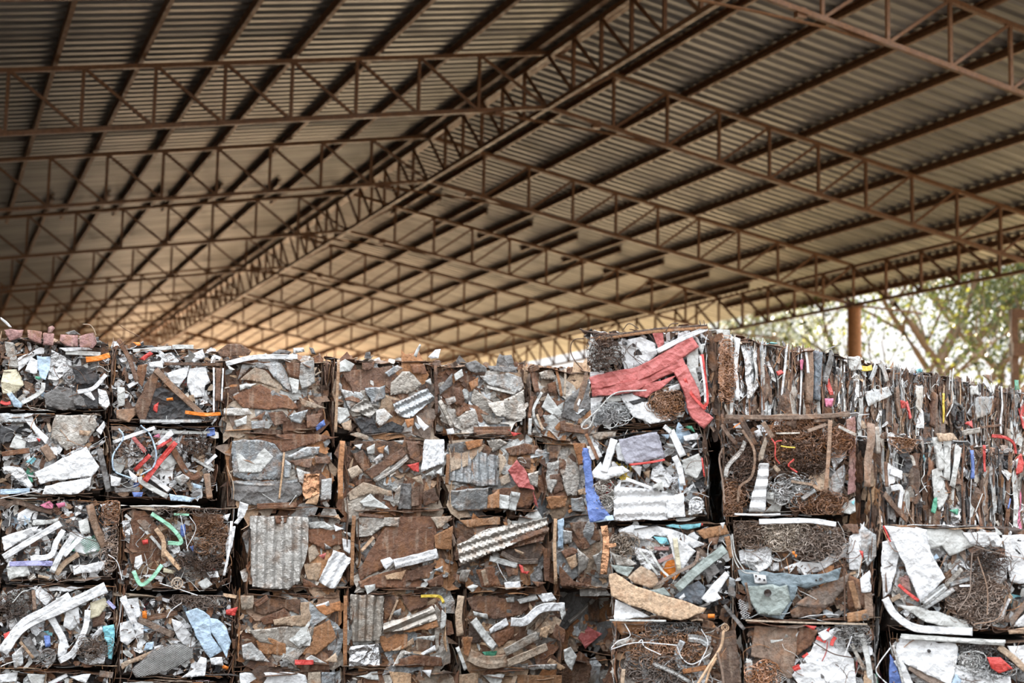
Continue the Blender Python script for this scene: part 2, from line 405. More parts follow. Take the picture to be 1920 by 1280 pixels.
def shard(b, q, x, y, z, su, sv, ang, tilt, col, mi, n=3, axis='f', rag=1.0, wave=0):
    """one crushed flake added to a filler mesh; axis f: on the front, s: on a side, t: on the top"""
    ca, sa = C(ang), S(ang); ta, tb = (q.gauss(0, tilt), q.gauss(0, tilt)) if not isinstance(tilt, tuple) else (q.gauss(0, tilt[0]), q.gauss(0, tilt[1])); h = crumple(q, min(.02, .2 * min(su, sv)), max(.5, su / .1)); vs = []; wf, wph = q.uniform(14, 30), q.uniform(0, 6)
    ja, jb = q.uniform(.5, 1.1), q.uniform(-.35, .35)
    for j in range(n + 1):
        for i in range(n + 1):
            u, v = i / n - .5, j / n - .5
            ed = (i in (0, n)) + (j in (0, n))
            u2 = (u + jb * rag * v) * (1 - (1 - ja) * rag * (v + .5)) + (q.gauss(0, .07) if ed else 0); v2 = v + (q.gauss(0, .07 * rag) if ed else 0)
            if ed == 2: u2 *= q.uniform(1 - .4 * rag, 1.1); v2 *= q.uniform(1 - .4 * rag, 1.1)
            a, c = u2 * su, v2 * sv
            a += wave * S(c * wf + wph)
            px, pz = a * ca - c * sa, a * sa + c * ca
            py = h(px, pz) + a * ta + c * tb
            vs.append((x + px, y + py, z + pz) if axis == 'f' else (x + py, y + px, z + pz) if axis == 's' else (x + px, y + pz, z + py))
    b.add(vs, [(j * (n + 1) + i, j * (n + 1) + i + 1, (j + 1) * (n + 1) + i + 1, (j + 1) * (n + 1) + i) for j in range(n) for i in range(n)], col, mi)

PAL = {
    'rust': 'RRRRRNNOOTTGGGGGGGgwnnT', 'mix': 'WWWWWWSSSGGGRRNNKKKwwggTlnW', 'wire': 'RRNNNNGGSgTWOn', 'crumb': 'KKKKNNNggRRSSSWWWwGGnT', 'dark': 'NNNRRgKGnR', 'side': 'WwwSSGGGggNNNNNNnnnRRRRRKKKKTg', 'rside': 'NNRRnTON',  # crumb: extra black and silver colours stand for deep shade and highlights
}
def pick(q, st):
    c, m, _ = K[q.choice(PAL[st])]
    if q.random() < (.04 if st == 'mix' else .008) and st in ('mix', 'side'): c, m, _ = K[q.choice('rbcopelyf')]
    c = tone(q, '', c, m); k = q.uniform(.8, 1.2); return tuple(min(.9, x * k) for x in c), MI[m], m

def tone(q, cc, col, mt):
    if mt not in ('rust', 'bare') or cc == 'P': return col
    k = q.uniform(.7, 1.3); w = q.uniform(-.06, .2) if mt == 'bare' else q.uniform(-.1, .25)
    return tuple(min(.8, c * k * f) for c, f in zip(col, (1 + w, 1 + w * .25, 1 - w * .5)))

NAMES = {'p': 'metal_sheet', 's': 'metal_strip', 't': 'wire', 'm': 'wire_tangle', 'n': 'wire_mesh', 'h': 'metal_ring', 'd': 'bolt_hole'}

def bale(style, plane, quad, label, feats='', crop=None, depth=1.0, group='scrap bales in the front stack', top=False, fill=1.0, corner_px=None, recess=0):
    """one compacted bale of scrap metal.  quad: four outline points (TL TR BR BL)"""
    q = random.Random(label)
    ox, oy, sc = CR[crop] if crop else (0, 0, 1)
    def P3(x, y): return plane.hit(ox + x * sc, oy + y * sc)
    pts = [tuple(map(float, a.split(','))) for a in quad.split()] if isinstance(quad, str) else quad
    W = [P3(*p) for p in pts] if isinstance(quad, str) else quad
    cen = sum(W, Vector()) / 4
    u = ((W[1] + W[2]) - (W[0] + W[3])) / 2; w = u.length; u.normalize()
    n = plane.n; u = (u - n * u.dot(n)).normalized(); v = u.cross(n); v = v if v.z > 0 else -v
    h = ((W[0] + W[1]) - (W[3] + W[2])).length / 2
    org = cen - v * h / 2 + n * (depth / 2 + recess)
    mw = Matrix(((u.x, n.x, v.x, org.x), (u.y, n.y, v.y, org.y), (u.z, n.z, v.z, org.z), (0, 0, 0, 1)))
    root = empty('scrap_bale', mw); put(root, label, 'bale', group)
    inv = mw.inverted(); fy = -depth / 2
    def loc(x, y): a = inv @ P3(x, y); return (a.x, a.z)
    # core block with a bumpy face
    b = MB(); nx, nz, ny = 16, 12, 8; hw = w / 2 - .012
    def face(fn, na, nb):
        vs = []
        for j in range(nb + 1):
            for i in range(na + 1):
                p = Vector(fn(i / na, j / nb)); k = noise.noise(p * 7 + Vector((q_off, 0, 0))) * .016 + noise.noise(p * 22) * .008
                c = Vector((0, 0, h / 2)); vs.append(p + (p - c).normalized() * k)
        b.add(vs, [(j * (na + 1) + i, j * (na + 1) + i + 1, (j + 1) * (na + 1) + i + 1, (j + 1) * (na + 1) + i) for j in range(nb) for i in range(na)], (1, 1, 1))
    SEAM = fill <= 0; q_off = q.uniform(0, 50); f0, f1, z0, z1 = fy + (.075 if style == 'strata' else .06), depth / 2, (-.035 if not SEAM else .0), h - .008
    ha, hb = w / 2 - .034, w / 2 - .004                      # narrower at the front, so the seams between bales stay dark
    def at3(x, y, z):
        k = min(1, max(0, (y - f0) / .16)); e = ha + (hb - ha) * k; lo = .016 + (z0 - .016) * k if not SEAM else 0
        return (x * e, y, lo + (z1 - .012 * (1 - k) - lo) * z)
    face(lambda s, t_: at3(-1 + 2 * s, f0, t_), nx, nz); face(lambda s, t_: at3(1 - 2 * s, f1, t_), nx, nz)
    face(lambda s, t_: at3(-1, f1 + (f0 - f1) * s, t_), ny, nz); face(lambda s, t_: at3(1, f0 + (f1 - f0) * s, t_), ny, nz)
    face(lambda s, t_: at3(-1 + 2 * s, f0 + (f1 - f0) * t_, 1), nx, ny); face(lambda s, t_: at3(-1 + 2 * s, f1 + (f0 - f1) * t_, 0), nx, ny)
    bm = b.build('core', M['core'], root)
    if fill <= 0: return root
    # filler flakes on the face: the larger ones are pieces of their own, the crumbs one mass
    big = []; b = MB(); st = style
    if st == 'strata':
        for i in range(int(84 * fill * w)):
            col, mi, mt = pick(q, 'side'); bb = MB()
            shard(bb, q, q.uniform(-w / 2 + .04, w / 2 - .04), fy + q.uniform(-.008, .055), q.uniform(.1, h - .1), q.uniform(.03, .10), q.uniform(.12, .3), q.gauss(0, .12), (.25, .05), col, mi, 7, 'f', .5, .008)
            bb.build('metal_sheet', M[mt], root, thick=.003)
        for i in range(int(150 * fill * w)):
            col, mi, mt = pick(q, 'side'); ln = q.uniform(.10, .5); wd = q.choice((q.uniform(.006, .02), q.uniform(.014, .045)))
            x, z = q.uniform(-w / 2, w / 2), q.uniform(.0, h); z = min(max(z, ln * .5), h - ln * .49)
            bb = MB() if i % 17 == 0 else b
            shard(bb, q, x, fy + q.uniform(-.012, .06), z, wd, ln, q.gauss(0, .07), (.24, .035), col, mi, 5, 'f', .35, q.uniform(.002, .012))
            if bb is not b: bb.build('metal_flake', M[mt], root, thick=.003)
        for _ in range(int(620 * fill * w)):
            col, mi, mt = pick(q, 'side'); s = q.uniform(.015, .05)
            shard(b, q, q.uniform(-w / 2, w / 2), fy + q.uniform(-.01, .06), q.uniform(.01, h - .01), s * q.uniform(.3, .9), s * q.uniform(1, 2.2), q.gauss(0, .6), (.35, .2), col, mi, 3, 'f', .6)
    else:
        nbig, nsm = (80, 170) if st == 'rust' else (60, 480)
        for i in range(nbig):
            col, mi, mt = pick(q, st); s = q.uniform(.09, .25) if st == 'rust' else q.uniform(.05, .13)
            bb = MB() if i >= nbig - 24 else b
            ta = .07 if st == 'rust' else .22
            asp = q.uniform(.5, 1.0) if st == 'rust' else q.choice((q.uniform(.15, .4), q.uniform(.5, 1)))
            y = fy + .058 - .042 * i / nbig - (0.006 if bb is not b else 0)
            shard(bb, q, q.uniform(-w / 2 + .075, w / 2 - .075), y, q.uniform(.065, h - .065), s * 1.25, s * asp, q.uniform(0, 3.14), ta, col, mi, 5 if bb is not b else 4)
            if bb is not b: bb.build('metal_flake', M[mt], root, thick=.003)
        for _ in range(int(nsm * fill)):
            col, mi, mt = pick(q, 'crumb' if st == 'mix' else st); s = q.uniform(.012, .055)
            shard(b, q, q.uniform(-w / 2 + .022, w / 2 - .022), fy + q.uniform(.0, .055), q.uniform(.025, h - .025), s * 1.3, s * q.uniform(.2, .9), q.uniform(0, 3.14), .3 if st != 'rust' else .18, col, mi, 3)
    # folded edges along the face
    sd = 'rside' if style == 'rust' else ('side' if style in ('mix', 'strata') else 'wire')
    for _ in range(int(34 * fill)):
        col, mi, mt = pick(q, 'rside' if q.random() < .6 else sd); e = q.choice('bbttlr'); ln = q.uniform(.06, .28)
        if e in 'bt':
            shard(b, q, q.uniform(-w / 2 + .08, w / 2 - .08), fy + q.uniform(-.004, .1), (.012 if e == 'b' else h - .012) + q.gauss(0, .006), ln, q.uniform(.03, .09), q.gauss(0, .05), .06, col, mi, 4, 't')
        else:
            shard(b, q, (w / 2 - .012) * (1 if e == 'r' else -1) + q.gauss(0, .006), fy + q.uniform(.0, .1), q.uniform(.08, h - .08), q.uniform(.03, .09), ln, q.gauss(0, .06), .06, col, mi, 4, 's')
    # visible side
    for sx in ((-1, 1) if style == 'strata' else (-1, 1) if plane is RP else (-1,)):
        for _ in range(int(70 * fill)):
            col, mi, mt = pick(q, sd if plane is RP else 'rside'); ln = q.uniform(.06, .25)
            shard(b, q, sx * (w / 2 - q.uniform(.0, .02)), q.uniform(fy + .03, fy + min(depth, .6)), q.uniform(.05, h - .05), q.uniform(.02, .07), ln, q.gauss(0, .12), .12, col, mi, 3, 's')
    if top:
        for _ in range(70):
            col, mi, mt = pick(q, 'rust' if style == 'rust' else 'side'); s = q.uniform(.03, .12)
            shard(b, q, q.uniform(-w / 2, w / 2), q.uniform(fy + .02, fy + .5), h + q.uniform(-.012, .012), s * 1.4, s * .7, q.uniform(0, 3), .22, col, mi, 3, 't')
        for _ in range(16):
            col, mi, mt = pick(q, 'rust' if style == 'rust' else 'side'); s = q.uniform(.02, .05)
            shard(b, q, q.uniform(-w / 2, w / 2), q.uniform(fy + .0, fy + .2), h + q.uniform(-.005, .02), s * 1.6, s, q.uniform(-.5, .5), .3, col, mi, 3)
    put(b.build('scrap_fragments', MLIST, root, thick=.003), kind='stuff')
    # loose thin wires
    if style in ('mix', 'wire', 'strata'):
        b = MB()
        for _ in range(int({'mix': 30, 'wire': 70, 'strata': 60}[style] * fill)):
            col = K[q.choice('NNNRgRNwOG')][0]; x, z = q.uniform(-w / 2 + .03, w / 2 - .03), q.uniform(.03, h - .03); a = q.uniform(0, 6.28); ps = []
            for i in range(5):
                ps.append((x, fy - q.uniform(.0, .03), z)); s = q.uniform(.02, .07)
                x = min(max(x + C(a) * s, -w / 2), w / 2); z = min(max(z + S(a) * s, .0), h); a += q.gauss(0, .6)
            b.tube(spline(ps, 3), q.uniform(.0012, .0024), tuple(x * 1.2 for x in col), 5, 4)
        put(b.build('loose_wire', MLIST, root), kind='stuff')
    # the pieces that can be told apart in the photograph
    idx = 0; sheet = None
    for line in feats.replace('\n', ';').split(';'):
        line = line.strip()
        if not line: continue
        head, rest = line.split(':'); hd = head.split(); kd, cc = hd[0], hd[1]
        col, mt, words = K[cc]; idx += 1; col = tone(q, cc, col, mt); y = fy - .004 - .0022 * idx - (.012 if style == 'strata' else 0)
        A = rest.split(); nm = NAMES[kd]; o = None
        opt = hd[2:]
        if kd == 'p':
            pp = [loc(*map(float, a.split(','))) for a in A]
            corr = None; amp = {'foil': .015, 'bare': .0065, 'rust': .0075}.get(mt, .0125)
            for x in opt:
                if x[0] == 'c': corr = math.radians(float(x[1:]))
                if x[0] == 'a': amp = float(x[1:])
            o = sheet = poly_sheet(nm, pp, y, col, mt, root, q, amp, corr)
        elif kd == 's':
            pp = [loc(*map(float, a.split(','))) for a in A]; a0, a1 = loc(0, 0), loc(100, 0); k = math.hypot(a1[0] - a0[0], a1[1] - a0[1]) / 100
            o = strip(nm, pp, float(opt[0]) * k, y - .004, col, mt, root, q)
        elif kd == 't':
            pp = [loc(*map(float, a.split(','))) for a in A]; r = float(opt[0]) / 1000 if opt else .0022
            b = MB(); b.tube(spline([(x, y - .014 + q.gauss(0, .004), z) for x, z in pp], 6), r, col, 0, 6); o = b.build(nm, M['paint' if mt == 'paint' else 'wire'], root, smooth=True)
        elif kd == 'm':
            c = loc(*map(float, A[0].split(','))); rx, ry = map(float, A[1].split(',')); e = loc(*[a + d for a, d in zip(map(float, A[0].split(',')), (rx, ry))])
            rx, rz = abs(e[0] - c[0]), abs(e[1] - c[1]); b = MB()
            for _ in range(int(int(opt[0]) * 1.1)):
                a = q.uniform(0, 6.28); rr = math.sqrt(q.random()) * .9; x0, z0_ = c[0] + rx * rr * C(a), c[1] + rz * rr * S(a); rad = q.uniform(.012, .05); a0 = q.uniform(0, 6.28); sp_ = q.choice((1.2, 2.5, 5.2)); ps = []
                for i in range(9):
                    an = a0 + sp_ * i / 8; px, pz = x0 + rad * C(an), z0_ + rad * S(an) * .8
                    ps.append((min(max(px, -w / 2), w / 2), y + .012 - q.uniform(0, .035), min(max(pz, .0), h)))
                k = q.choice((.45, .8, 1.1, 1.7)); gy = sum(col) / 3; b.tube(ps, q.uniform(.0014, .0027), tuple(min(.8, (x * .6 + gy * .4 if k > 1 else x) * k) for x in col), 0, 4)
            o = put(b.build(nm, M['wire'], root), kind='stuff')
        elif kd == 'n':
            pp = [loc(*map(float, a.split(','))) for a in A]; b = MB(); xs = [p[0] for p in pp]; zs = [p[1] for p in pp]; g_ = .0095
            def inside(x, z):
                c_ = False
                for i in range(len(pp)):
                    (xa, za), (xb, zb) = pp[i], pp[i - 1]
                    if (za > z) != (zb > z) and x < (xb - xa) * (z - za) / (zb - za) + xa: c_ = not c_
                return c_
            hgt = crumple(q, .01)
            for dr in (0, 1):
                t0 = -1.2
                while t0 < 1.2:
                    seg = []
                    s_ = -1.2
                    while s_ < 1.2:
                        x, z = (s_ * .8 - t0 * .6, s_ * .6 + t0 * .8) if dr else (s_ * .9 + t0 * .44, -s_ * .44 + t0 * .9)
                        if inside(x, z + 0): seg.append((x, y - .006 + hgt(x, z), z))
                        else:
                            if len(seg) > 1: b.tube(seg, .0012, col, 0, 3)
                            seg = []
                        s_ += .015
                    t0 += g_
            if b.v: o = b.build(nm, M['wire'], root)
        elif kd in 'hd':
            c = loc(*map(float, A[0].split(','))); e = loc(float(A[0].split(',')[0]) + float(A[1]), float(A[0].split(',')[1])); R = abs(e[0] - c[0]); b = MB()
            if kd == 'd' and sheet: root_, root = root, sheet
            if kd == 'd':
                b.tube([(c[0], y - .012, c[1]), (c[0], y + .03, c[1])], R, (.012, .012, .013), 0, 16); o = b.build(nm, M['dark'], root); root = root_ if sheet else root
            else:
                for f in (1, .55):
                    b.tube([(c[0] + R * f * C(i * .2618), y - .012 - .01 * f, c[1] + R * f * S(i * .2618)) for i in range(25)], R * .16, col, 0, 6)
                o = b.build(nm, M[mt], root, smooth=True)
        if o is not None: o['label'] = f'{words} {nm.replace("_", " ")}'
    return root

# front plane of the long stack, parallel to the trusses
LP = Plane(at_depth(100, 860, 8.3), (1, 0, 0))
# front plane of the nearer corner stack, turned a little towards the camera
fh = Vector((S(YAW), C(YAW), 0)); a = math.radians(8.3)
RP = Plane(at_depth(1220, 800, 7.2), rt0 * C(a) - fh * S(a))
GL, GR = 'bales of the long stack', 'bales of the nearer corner stack'
def L(st, crop, quad, label, feats, **k): bale(st, LP, quad, label, feats, crop, group=GL, **k)
def Rr(st, crop, quad, label, feats, **k): bale(st, RP, quad, label, feats, crop, group=GR, **k)

# ---- long stack, top row
L('mix', 'P', '-45,440 1195,480 1195,1215 -45,1215', 'bale with a torn dusty pink strip along its top edge and an orange bar', '''
p K:560,960 800,900 1080,960 1060,1200 500,1200
p S:560,560 780,680 780,760 620,890 520,880 560,700
p W a.003:190,650 440,530 480,540 480,600 390,610 200,790
p G:50,470 150,480 200,760 100,750
p k:40,780 180,770 260,940 160,1030 30,1040 10,900
p W a.003:340,640 440,690 390,830 270,790
p l a.003:400,620 545,630 555,720 490,890 430,860
p K:790,740 900,730 1080,830 1050,940 830,930
p g a.015:470,1040 640,960 780,980 810,1190 700,1220 500,1170
p g a.012:790,1000 920,1090 1050,1130 940,1180 800,1160
s W 50:840,1020 1010,980 1150,830
s w 50:220,1150 440,1020 470,920
p l:70,1040 120,1020 240,1150 230,1190 150,1180
s w 50:710,590 1090,610
p W:640,540 960,540 1000,560 700,580
p S:1060,980 1150,1010 1190,1150 1140,1220 1070,1150
p W:905,1040 980,1020 1030,1100 1010,1115
h g:740,865 60
s r 40:0,1130 60,1150 110,1140
p e:380,850 440,860 430,890 380,880
s R 26:0,640 100,660
p g:700,380 800,350 870,400 740,400
p P:40,350 250,350 230,430 100,470
p P:290,350 450,370 440,500 370,480 300,440
p P:470,380 580,390 570,520 460,515
p P:650,400 840,410 840,530 700,520 640,470
p P:850,420 1010,380 1020,440 1040,500 1000,550 860,540
p P:510,380 520,320 560,305 590,330 550,385
s o 62:925,675 1060,660 1180,625
t T 2.5:890,295 960,300 1000,340 1030,410
p W:0,215 110,310 120,325 95,325 0,240
''', top=True)
L('mix', 'A', '722,200 1436,245 1436,712 722,695', 'bale with two crossed rusty planks and crumpled white sheets, second in the top row', '''
p W:1080,380 1225,330 1210,400 1160,470 1100,440
p W a.012:1230,350 1330,335 1365,440 1290,470 1320,530 1250,540 1210,450
p S a.015:1010,260 1110,245 1160,300 1120,345 1020,310
p W:960,310 1050,300 1055,350 970,340
p W:1180,280 1310,225 1330,280 1260,310
s w 25:860,235 1110,215
s w 30:1115,210 1250,212
p K a.013:940,500 1040,470 1180,540 1320,640 1300,700 900,690 880,600
p r:900,290 970,240 990,255 930,300
p o:860,180 900,180 912,200 890,205
s N 24:1060,320 1440,325
p R:890,330 950,320 920,470 880,430
s W 14:1380,345 1380,640
s R 38:1410,350 1405,560
s W 13:1440,350 1430,560
p n:750,620 870,605 880,640 830,700 750,670
p w:755,470 800,475 805,590 760,600
s W 30:825,470 885,435
s G 28:900,693 1300,690
p N a.003:1000,350 870,590 900,690 940,680 1030,380
s n 46:1000,360 1150,510 1325,670
p r:985,620 990,590 1020,570 1010,640
p o:1070,545 1110,540 1115,558 1072,562
s o 26:1190,635 1310,650 1420,645
s R 32:760,165 830,290 880,440
t G 2.5:760,520 800,500 840,530 830,570
t R 3:720,350 740,240 800,180
t N 2.5:840,250 900,310 990,270
t N 2:760,75 810,110 895,150
t K 2.5:850,270 870,310 930,320 980,290
''', top=True)
L('rust', 'C', '78,160 790,172 798,680 62,690', 'rusty bale of flattened tan and grey sheet metal beside the crossed planks, top row', '''
p G a.004:170,310 200,200 310,185 480,190 520,260 530,290 420,240 260,220
p T a.004:185,310 290,220 360,240 450,330 540,400 420,360 300,320
p R a.004:130,430 330,340 420,390 520,420 600,510 380,520 220,510
p G a.003:360,200 470,190 530,300 545,395 420,290
p w:180,345 300,335 185,385
p w a.003:530,290 600,310 590,400 555,410
p R:500,180 600,190 600,300 530,280
p G:610,190 700,170 710,330 620,380 600,300
p G:70,510 240,510 270,550 150,560 65,560
p w:140,600 230,560 230,620 160,640
p G:260,600 360,590 355,650 265,655
p R:380,540 480,530 520,600 430,640
p G:530,560 660,520 610,620 540,600
p R:650,560 760,540 720,640 650,650
p T:590,430 690,470 790,510 700,510 620,500
p b:710,640 770,590 780,630 720,670
p R:250,590 360,530 330,590
s W 36:80,200 280,155 580,150
p N:20,110 90,60 180,60 260,110 240,140 40,150
p g:400,125 450,100 540,115 520,135
p G:550,90 620,85 630,115 550,130
p g:660,85 690,90 710,135 680,130
p w:80,200 140,240 110,250
''', top=True)
L('rust', 'C', '852,168 1575,185 1540,705 842,700', 'rusty bale with a long corrugated grey strip slanting across it, top row', '''
p R a.004:900,250 1250,210 1300,400 1000,420
p G a.004:1250,420 1250,330 1330,250 1380,250 1470,340 1400,400
p G a.003:890,370 1040,400 1060,430 960,520
p K a.010:990,580 1120,570 1150,650 1260,600 1350,640 1330,680 1050,690
p G c110:960,520 1060,440 1180,500 1100,580
p G a.003:1150,520 1200,510 1260,570 1170,640 1140,600
p G c115 a.003:1290,560 1260,480 1500,370 1560,440 1380,580
p w:870,500 940,510 960,560 890,620 860,600
p R:1380,200 1480,200 1500,270 1400,260
p G:1200,260 1290,205 1330,230 1230,290
p w:860,200 920,165 990,200 960,250 870,260
p R:1040,190 1130,180 1120,230 1040,240
p G:1060,370 1200,350 1200,440 1110,480
p O:1340,590 1400,580 1400,630 1360,650
p W:1420,560 1510,640 1470,670 1430,620
p w:1480,320 1520,300 1530,350
p T:890,620 960,590 960,670 910,660
s T 22:870,170 860,430 850,680
s R 24:1550,190 1560,560
p w:1400,140 1440,60 1450,70 1420,155
p W:1500,150 1550,100 1590,95 1570,160 1520,165
p g:1060,120 1090,115 1100,165 1050,160
p T:950,690 1000,680 1080,710 1070,740 950,700
''', top=True)
L('rust', 'E', '75,165 714,192 720,688 52,692', 'blue-grey galvanized sheet bale with an orange rust patch at its upper left, top row', '''
p G a.004:340,340 470,440 480,560 560,560 520,600 440,600 380,520 320,440
p G a.004:380,250 600,230 690,260 710,330 640,380 440,310
p G a.008:560,420 700,350 715,560 640,580 580,560
s G 22:430,330 640,380
p O:300,300 370,260 365,320 320,360
p R:190,340 240,330 270,420 250,470 200,460
p g:80,340 180,230 180,320 90,390
p w:190,240 250,200 260,250 200,290
s G 34:85,430 180,620
p G:200,540 340,490 370,600 260,640
s R 60:330,650 600,650
p r:580,640 610,660 680,670 620,690
p R:200,520 260,480 270,510 210,560
p W:130,640 180,630 190,670 140,680
p G:120,420 190,400 200,440 140,470
p G:430,450 550,430 560,550 490,550
p g:260,170 340,140 420,190 420,225 300,220
p g:430,180 640,190 620,225 450,220
p g:540,105 600,100 620,160 580,175
p N:640,170 700,140 690,170
''', top=True)
L('rust', 'E', '735,192 1380,235 1380,740 727,702', 'rusty bale with curled edges and a dark smooth sheet, half behind the red beam bale', '''
p g a.006:1000,430 1190,260 1200,480 1090,590 980,550
s R 44:760,200 800,370
s w 20:830,370 770,500 800,600 850,640
s R 26:760,400 740,560
p w a.012:870,380 980,520 950,560 830,480
p G:810,230 900,200 930,280 830,270
p R:870,310 930,290 940,380 880,370
s T 18:1000,200 990,400
s O 20:930,200 970,400
s R 60:960,620 1160,650
s N 40:740,210 800,190
s w 26:740,560 735,680
s T 20:790,530 830,650
''', top=True)
# ---- long stack, second row
L('mix', 'A', '-28,642 690,642 690,1165 -28,1195', 'bale with big creased white panel and silver blue sheet, under the pink strip bale', '''
p G:0,640 220,640 170,700 0,700
p G a.012:340,700 360,650 610,650 630,720 560,830 430,880 330,800
p b:410,715 540,705 540,740 430,735
p K:0,720 130,720 60,830 0,840
p w:60,860 100,780 170,810 160,880
s R 36:10,905 190,880
s n 60:280,850 340,940
p W a.004:160,680 205,645 230,720 315,800 295,840 180,710
p c:165,955 215,920 235,935 205,970
p S:10,990 140,990 210,1100 190,1140
s W 36:20,1000 110,1010 200,1120
s l 36:0,1150 190,1140
s g 40:640,870 670,1000 700,1140
p W:620,750 670,690 680,720 650,780
p r:235,800 260,810 250,830
p W a.010:290,1110 590,1050 580,1110 500,1160 270,1165
p W a.004:225,1020 555,855 640,985 590,1050 320,1080 260,1100
t W 2:0,1190 150,1160 330,1120
p T:510,750 590,755 570,790 510,780
''')
L('mix', 'A', '708,716 1410,725 1405,1205 706,1190', 'bale with a red bar and red offcuts among blue hoses, under the crossed planks bale', '''
s n 30:720,735 880,740
s w 25:990,760 1360,765
p b:1340,740 1390,730 1395,780 1340,790
p p:990,790 1030,770 1040,800
p W:1000,840 1105,745 1125,775 1030,850
p r:1000,860 1110,790 1120,820 1010,880
s f 30:860,795 940,890
s r 30:870,1010 970,910
p w:735,940 800,915 815,960 780,1030 740,1010
p w:1030,980 1110,900 1150,960 1060,1010
s R 46:1090,830 1220,1040 1290,1040
s g 30:1100,880 1210,1020
p G:1120,1060 1180,1030 1230,1060 1170,1115
s w 20:1250,935 1380,1010
s W 26:1330,970 1395,910
p W:825,1000 885,1050 880,1090 850,1080
s w 36:900,1050 920,1090 1080,1180
s W 34:960,1040 1090,1140
p l:1090,1160 1270,1190 1290,1170 1220,1215 1100,1205
p l:1240,1090 1300,1110 1300,1130 1250,1120
p W:710,1040 780,1060 770,1110 715,1110
s g 30:740,1140 900,1130
s n 45:1330,1030 1350,1190
p b:850,1150 920,1150 910,1180 860,1180
m N 50:1270,850 110,80
m n 40:820,880 90,90
t l 5:760,740 790,800 730,900 720,960 740,1020 840,1060
t l 5:900,720 960,780 1000,900 980,990 900,1040
s W 26:725,830 860,780 995,735
s r 40:930,1080 1020,960 1130,830
''')
L('rust', 'C', '98,705 835,715 832,1215 112,1232', 'bale with a large creased pale grey sheet and a shiny copper patch, second row', '''
p G a.006:130,740 330,730 430,760 480,830 470,1010 240,1020 140,990
p w a.003:150,760 320,745 420,850 330,960 180,960
p R a.005:240,710 430,690 700,690 880,710 700,760 480,820 430,760 280,740
p g a.012:130,1020 600,1030 640,1100 480,1200 250,1190 130,1150
p G:510,850 660,780 750,780 740,830 570,870
s G 26:150,1030 370,1045 590,1020
p G:580,930 680,960 640,1050 600,1030
p R:530,880 700,860 680,930 570,910
p R:700,850 820,850 820,900 720,900
p G:760,1010 830,1000 820,1150 750,1160
p T:700,1100 740,1110 720,1190 640,1180
p G:500,870 540,900 530,1000 490,1000
s R 40:300,1200 580,1190
p C a.014:640,970 740,970 740,1110 640,1150 620,1110
s T 14:490,820 470,1000 455,1150
t w 2:330,1110 420,1170
t w 2:520,1190 570,1120
''')
L('rust', 'C', '925,725 1605,727 1600,1245 930,1245', 'dark rusty bale with a white ribbed panel at its upper right corner, second row', '''
p R a.006:1060,960 1330,790 1360,830 1120,1010
p R a.006:980,830 1050,800 1110,920 1060,960
p N a.005:960,740 1450,740 1460,900 1200,880
p R a.005:1360,740 1460,740 1450,890 1380,860
s G 40:1130,1020 1260,940 1370,850
p T a.009:940,1110 1050,1030 1250,1090 1260,1130 1100,1110 960,1160
p w:1030,1170 1100,1110 1240,1220 1060,1200
p g c0:1300,1040 1390,1040 1390,1220 1300,1220
p N:1390,1060 1450,1060 1440,1200 1390,1200
p R:1470,1100 1550,1070 1590,1160 1480,1200
p w:1070,790 1130,760 1130,830 1080,830
p G:1180,800 1220,770 1230,840
p G:1120,870 1180,820 1190,850 1140,910
p r:1350,910 1440,890 1440,960 1400,950
p T:1390,1000 1450,980 1470,1050
p w:1480,980 1540,945 1550,985
p w:1555,960 1600,925 1595,985
p O:1140,790 1200,770 1180,830 1150,820
p W:980,770 1040,760 1020,800
p G:1260,740 1330,735 1320,770
p T:930,940 1000,910 1040,960 960,1010
p W c0 a.003:1475,730 1605,730 1600,900 1450,960
s O 40:895,740 880,950 880,1150
p G:1270,1080 1300,1050 1290,1200 1250,1180
''')
L('rust', 'E', '160,706 815,712 812,1232 165,1232', 'bale with a big streaked grey sheet and a faded red folded piece, second row', '''
p T a.003:160,720 330,710 420,760 300,900 170,950
p G c0 a.004:160,740 330,740 410,810 510,830 510,1050 400,1050 170,1010
p G a.010:170,1080 440,1060 440,1220 230,1230 160,1180
p G:430,720 530,710 590,740 480,805
p R a.005:560,780 700,740 810,760 800,820 600,830
p R a.005:470,1080 640,1050 770,1080 750,1200 500,1210
p O:440,1120 520,1070 520,1210 430,1210
p w:520,1110 590,1120 580,1220 510,1210
p w:600,1090 670,1100 640,1230 590,1220
p O:270,730 400,710 390,760 290,790
p T:515,810 570,870 520,980
p T:520,990 580,960 600,1020 530,1050
p R:660,840 740,850 740,930 690,920
p G:720,960 800,940 790,1060 740,1040
p f:760,1090 800,1210 775,1180
p f a.008:575,940 640,860 710,950 770,1080 650,1060
t w 2:640,850 670,845 700,885 650,870
s O 26:140,820 130,1040
''')
L('rust', 'E', '850,735 1420,765 1420,1300 850,1272', 'dull grey and brown bale half hidden behind the blue edged white bale, second row', '''
p G a.003:950,800 1060,750 1110,960 1080,1120 1010,1120 960,920
p G:880,880 960,860 950,1000 900,1110 860,1060
p R:890,970 960,960 990,1080 920,1110
p O a.010:860,1130 1020,1120 1000,1200 900,1220
p N:890,760 980,750 940,850 880,860
p T:1090,1080 1150,1060 1155,1110 1095,1115
p G:1040,1140 1120,1130 1150,1240 1050,1230
p O:1050,740 1140,740 1150,880 1100,900
p g:1100,900 1150,900 1150,1050 1110,1060
''')
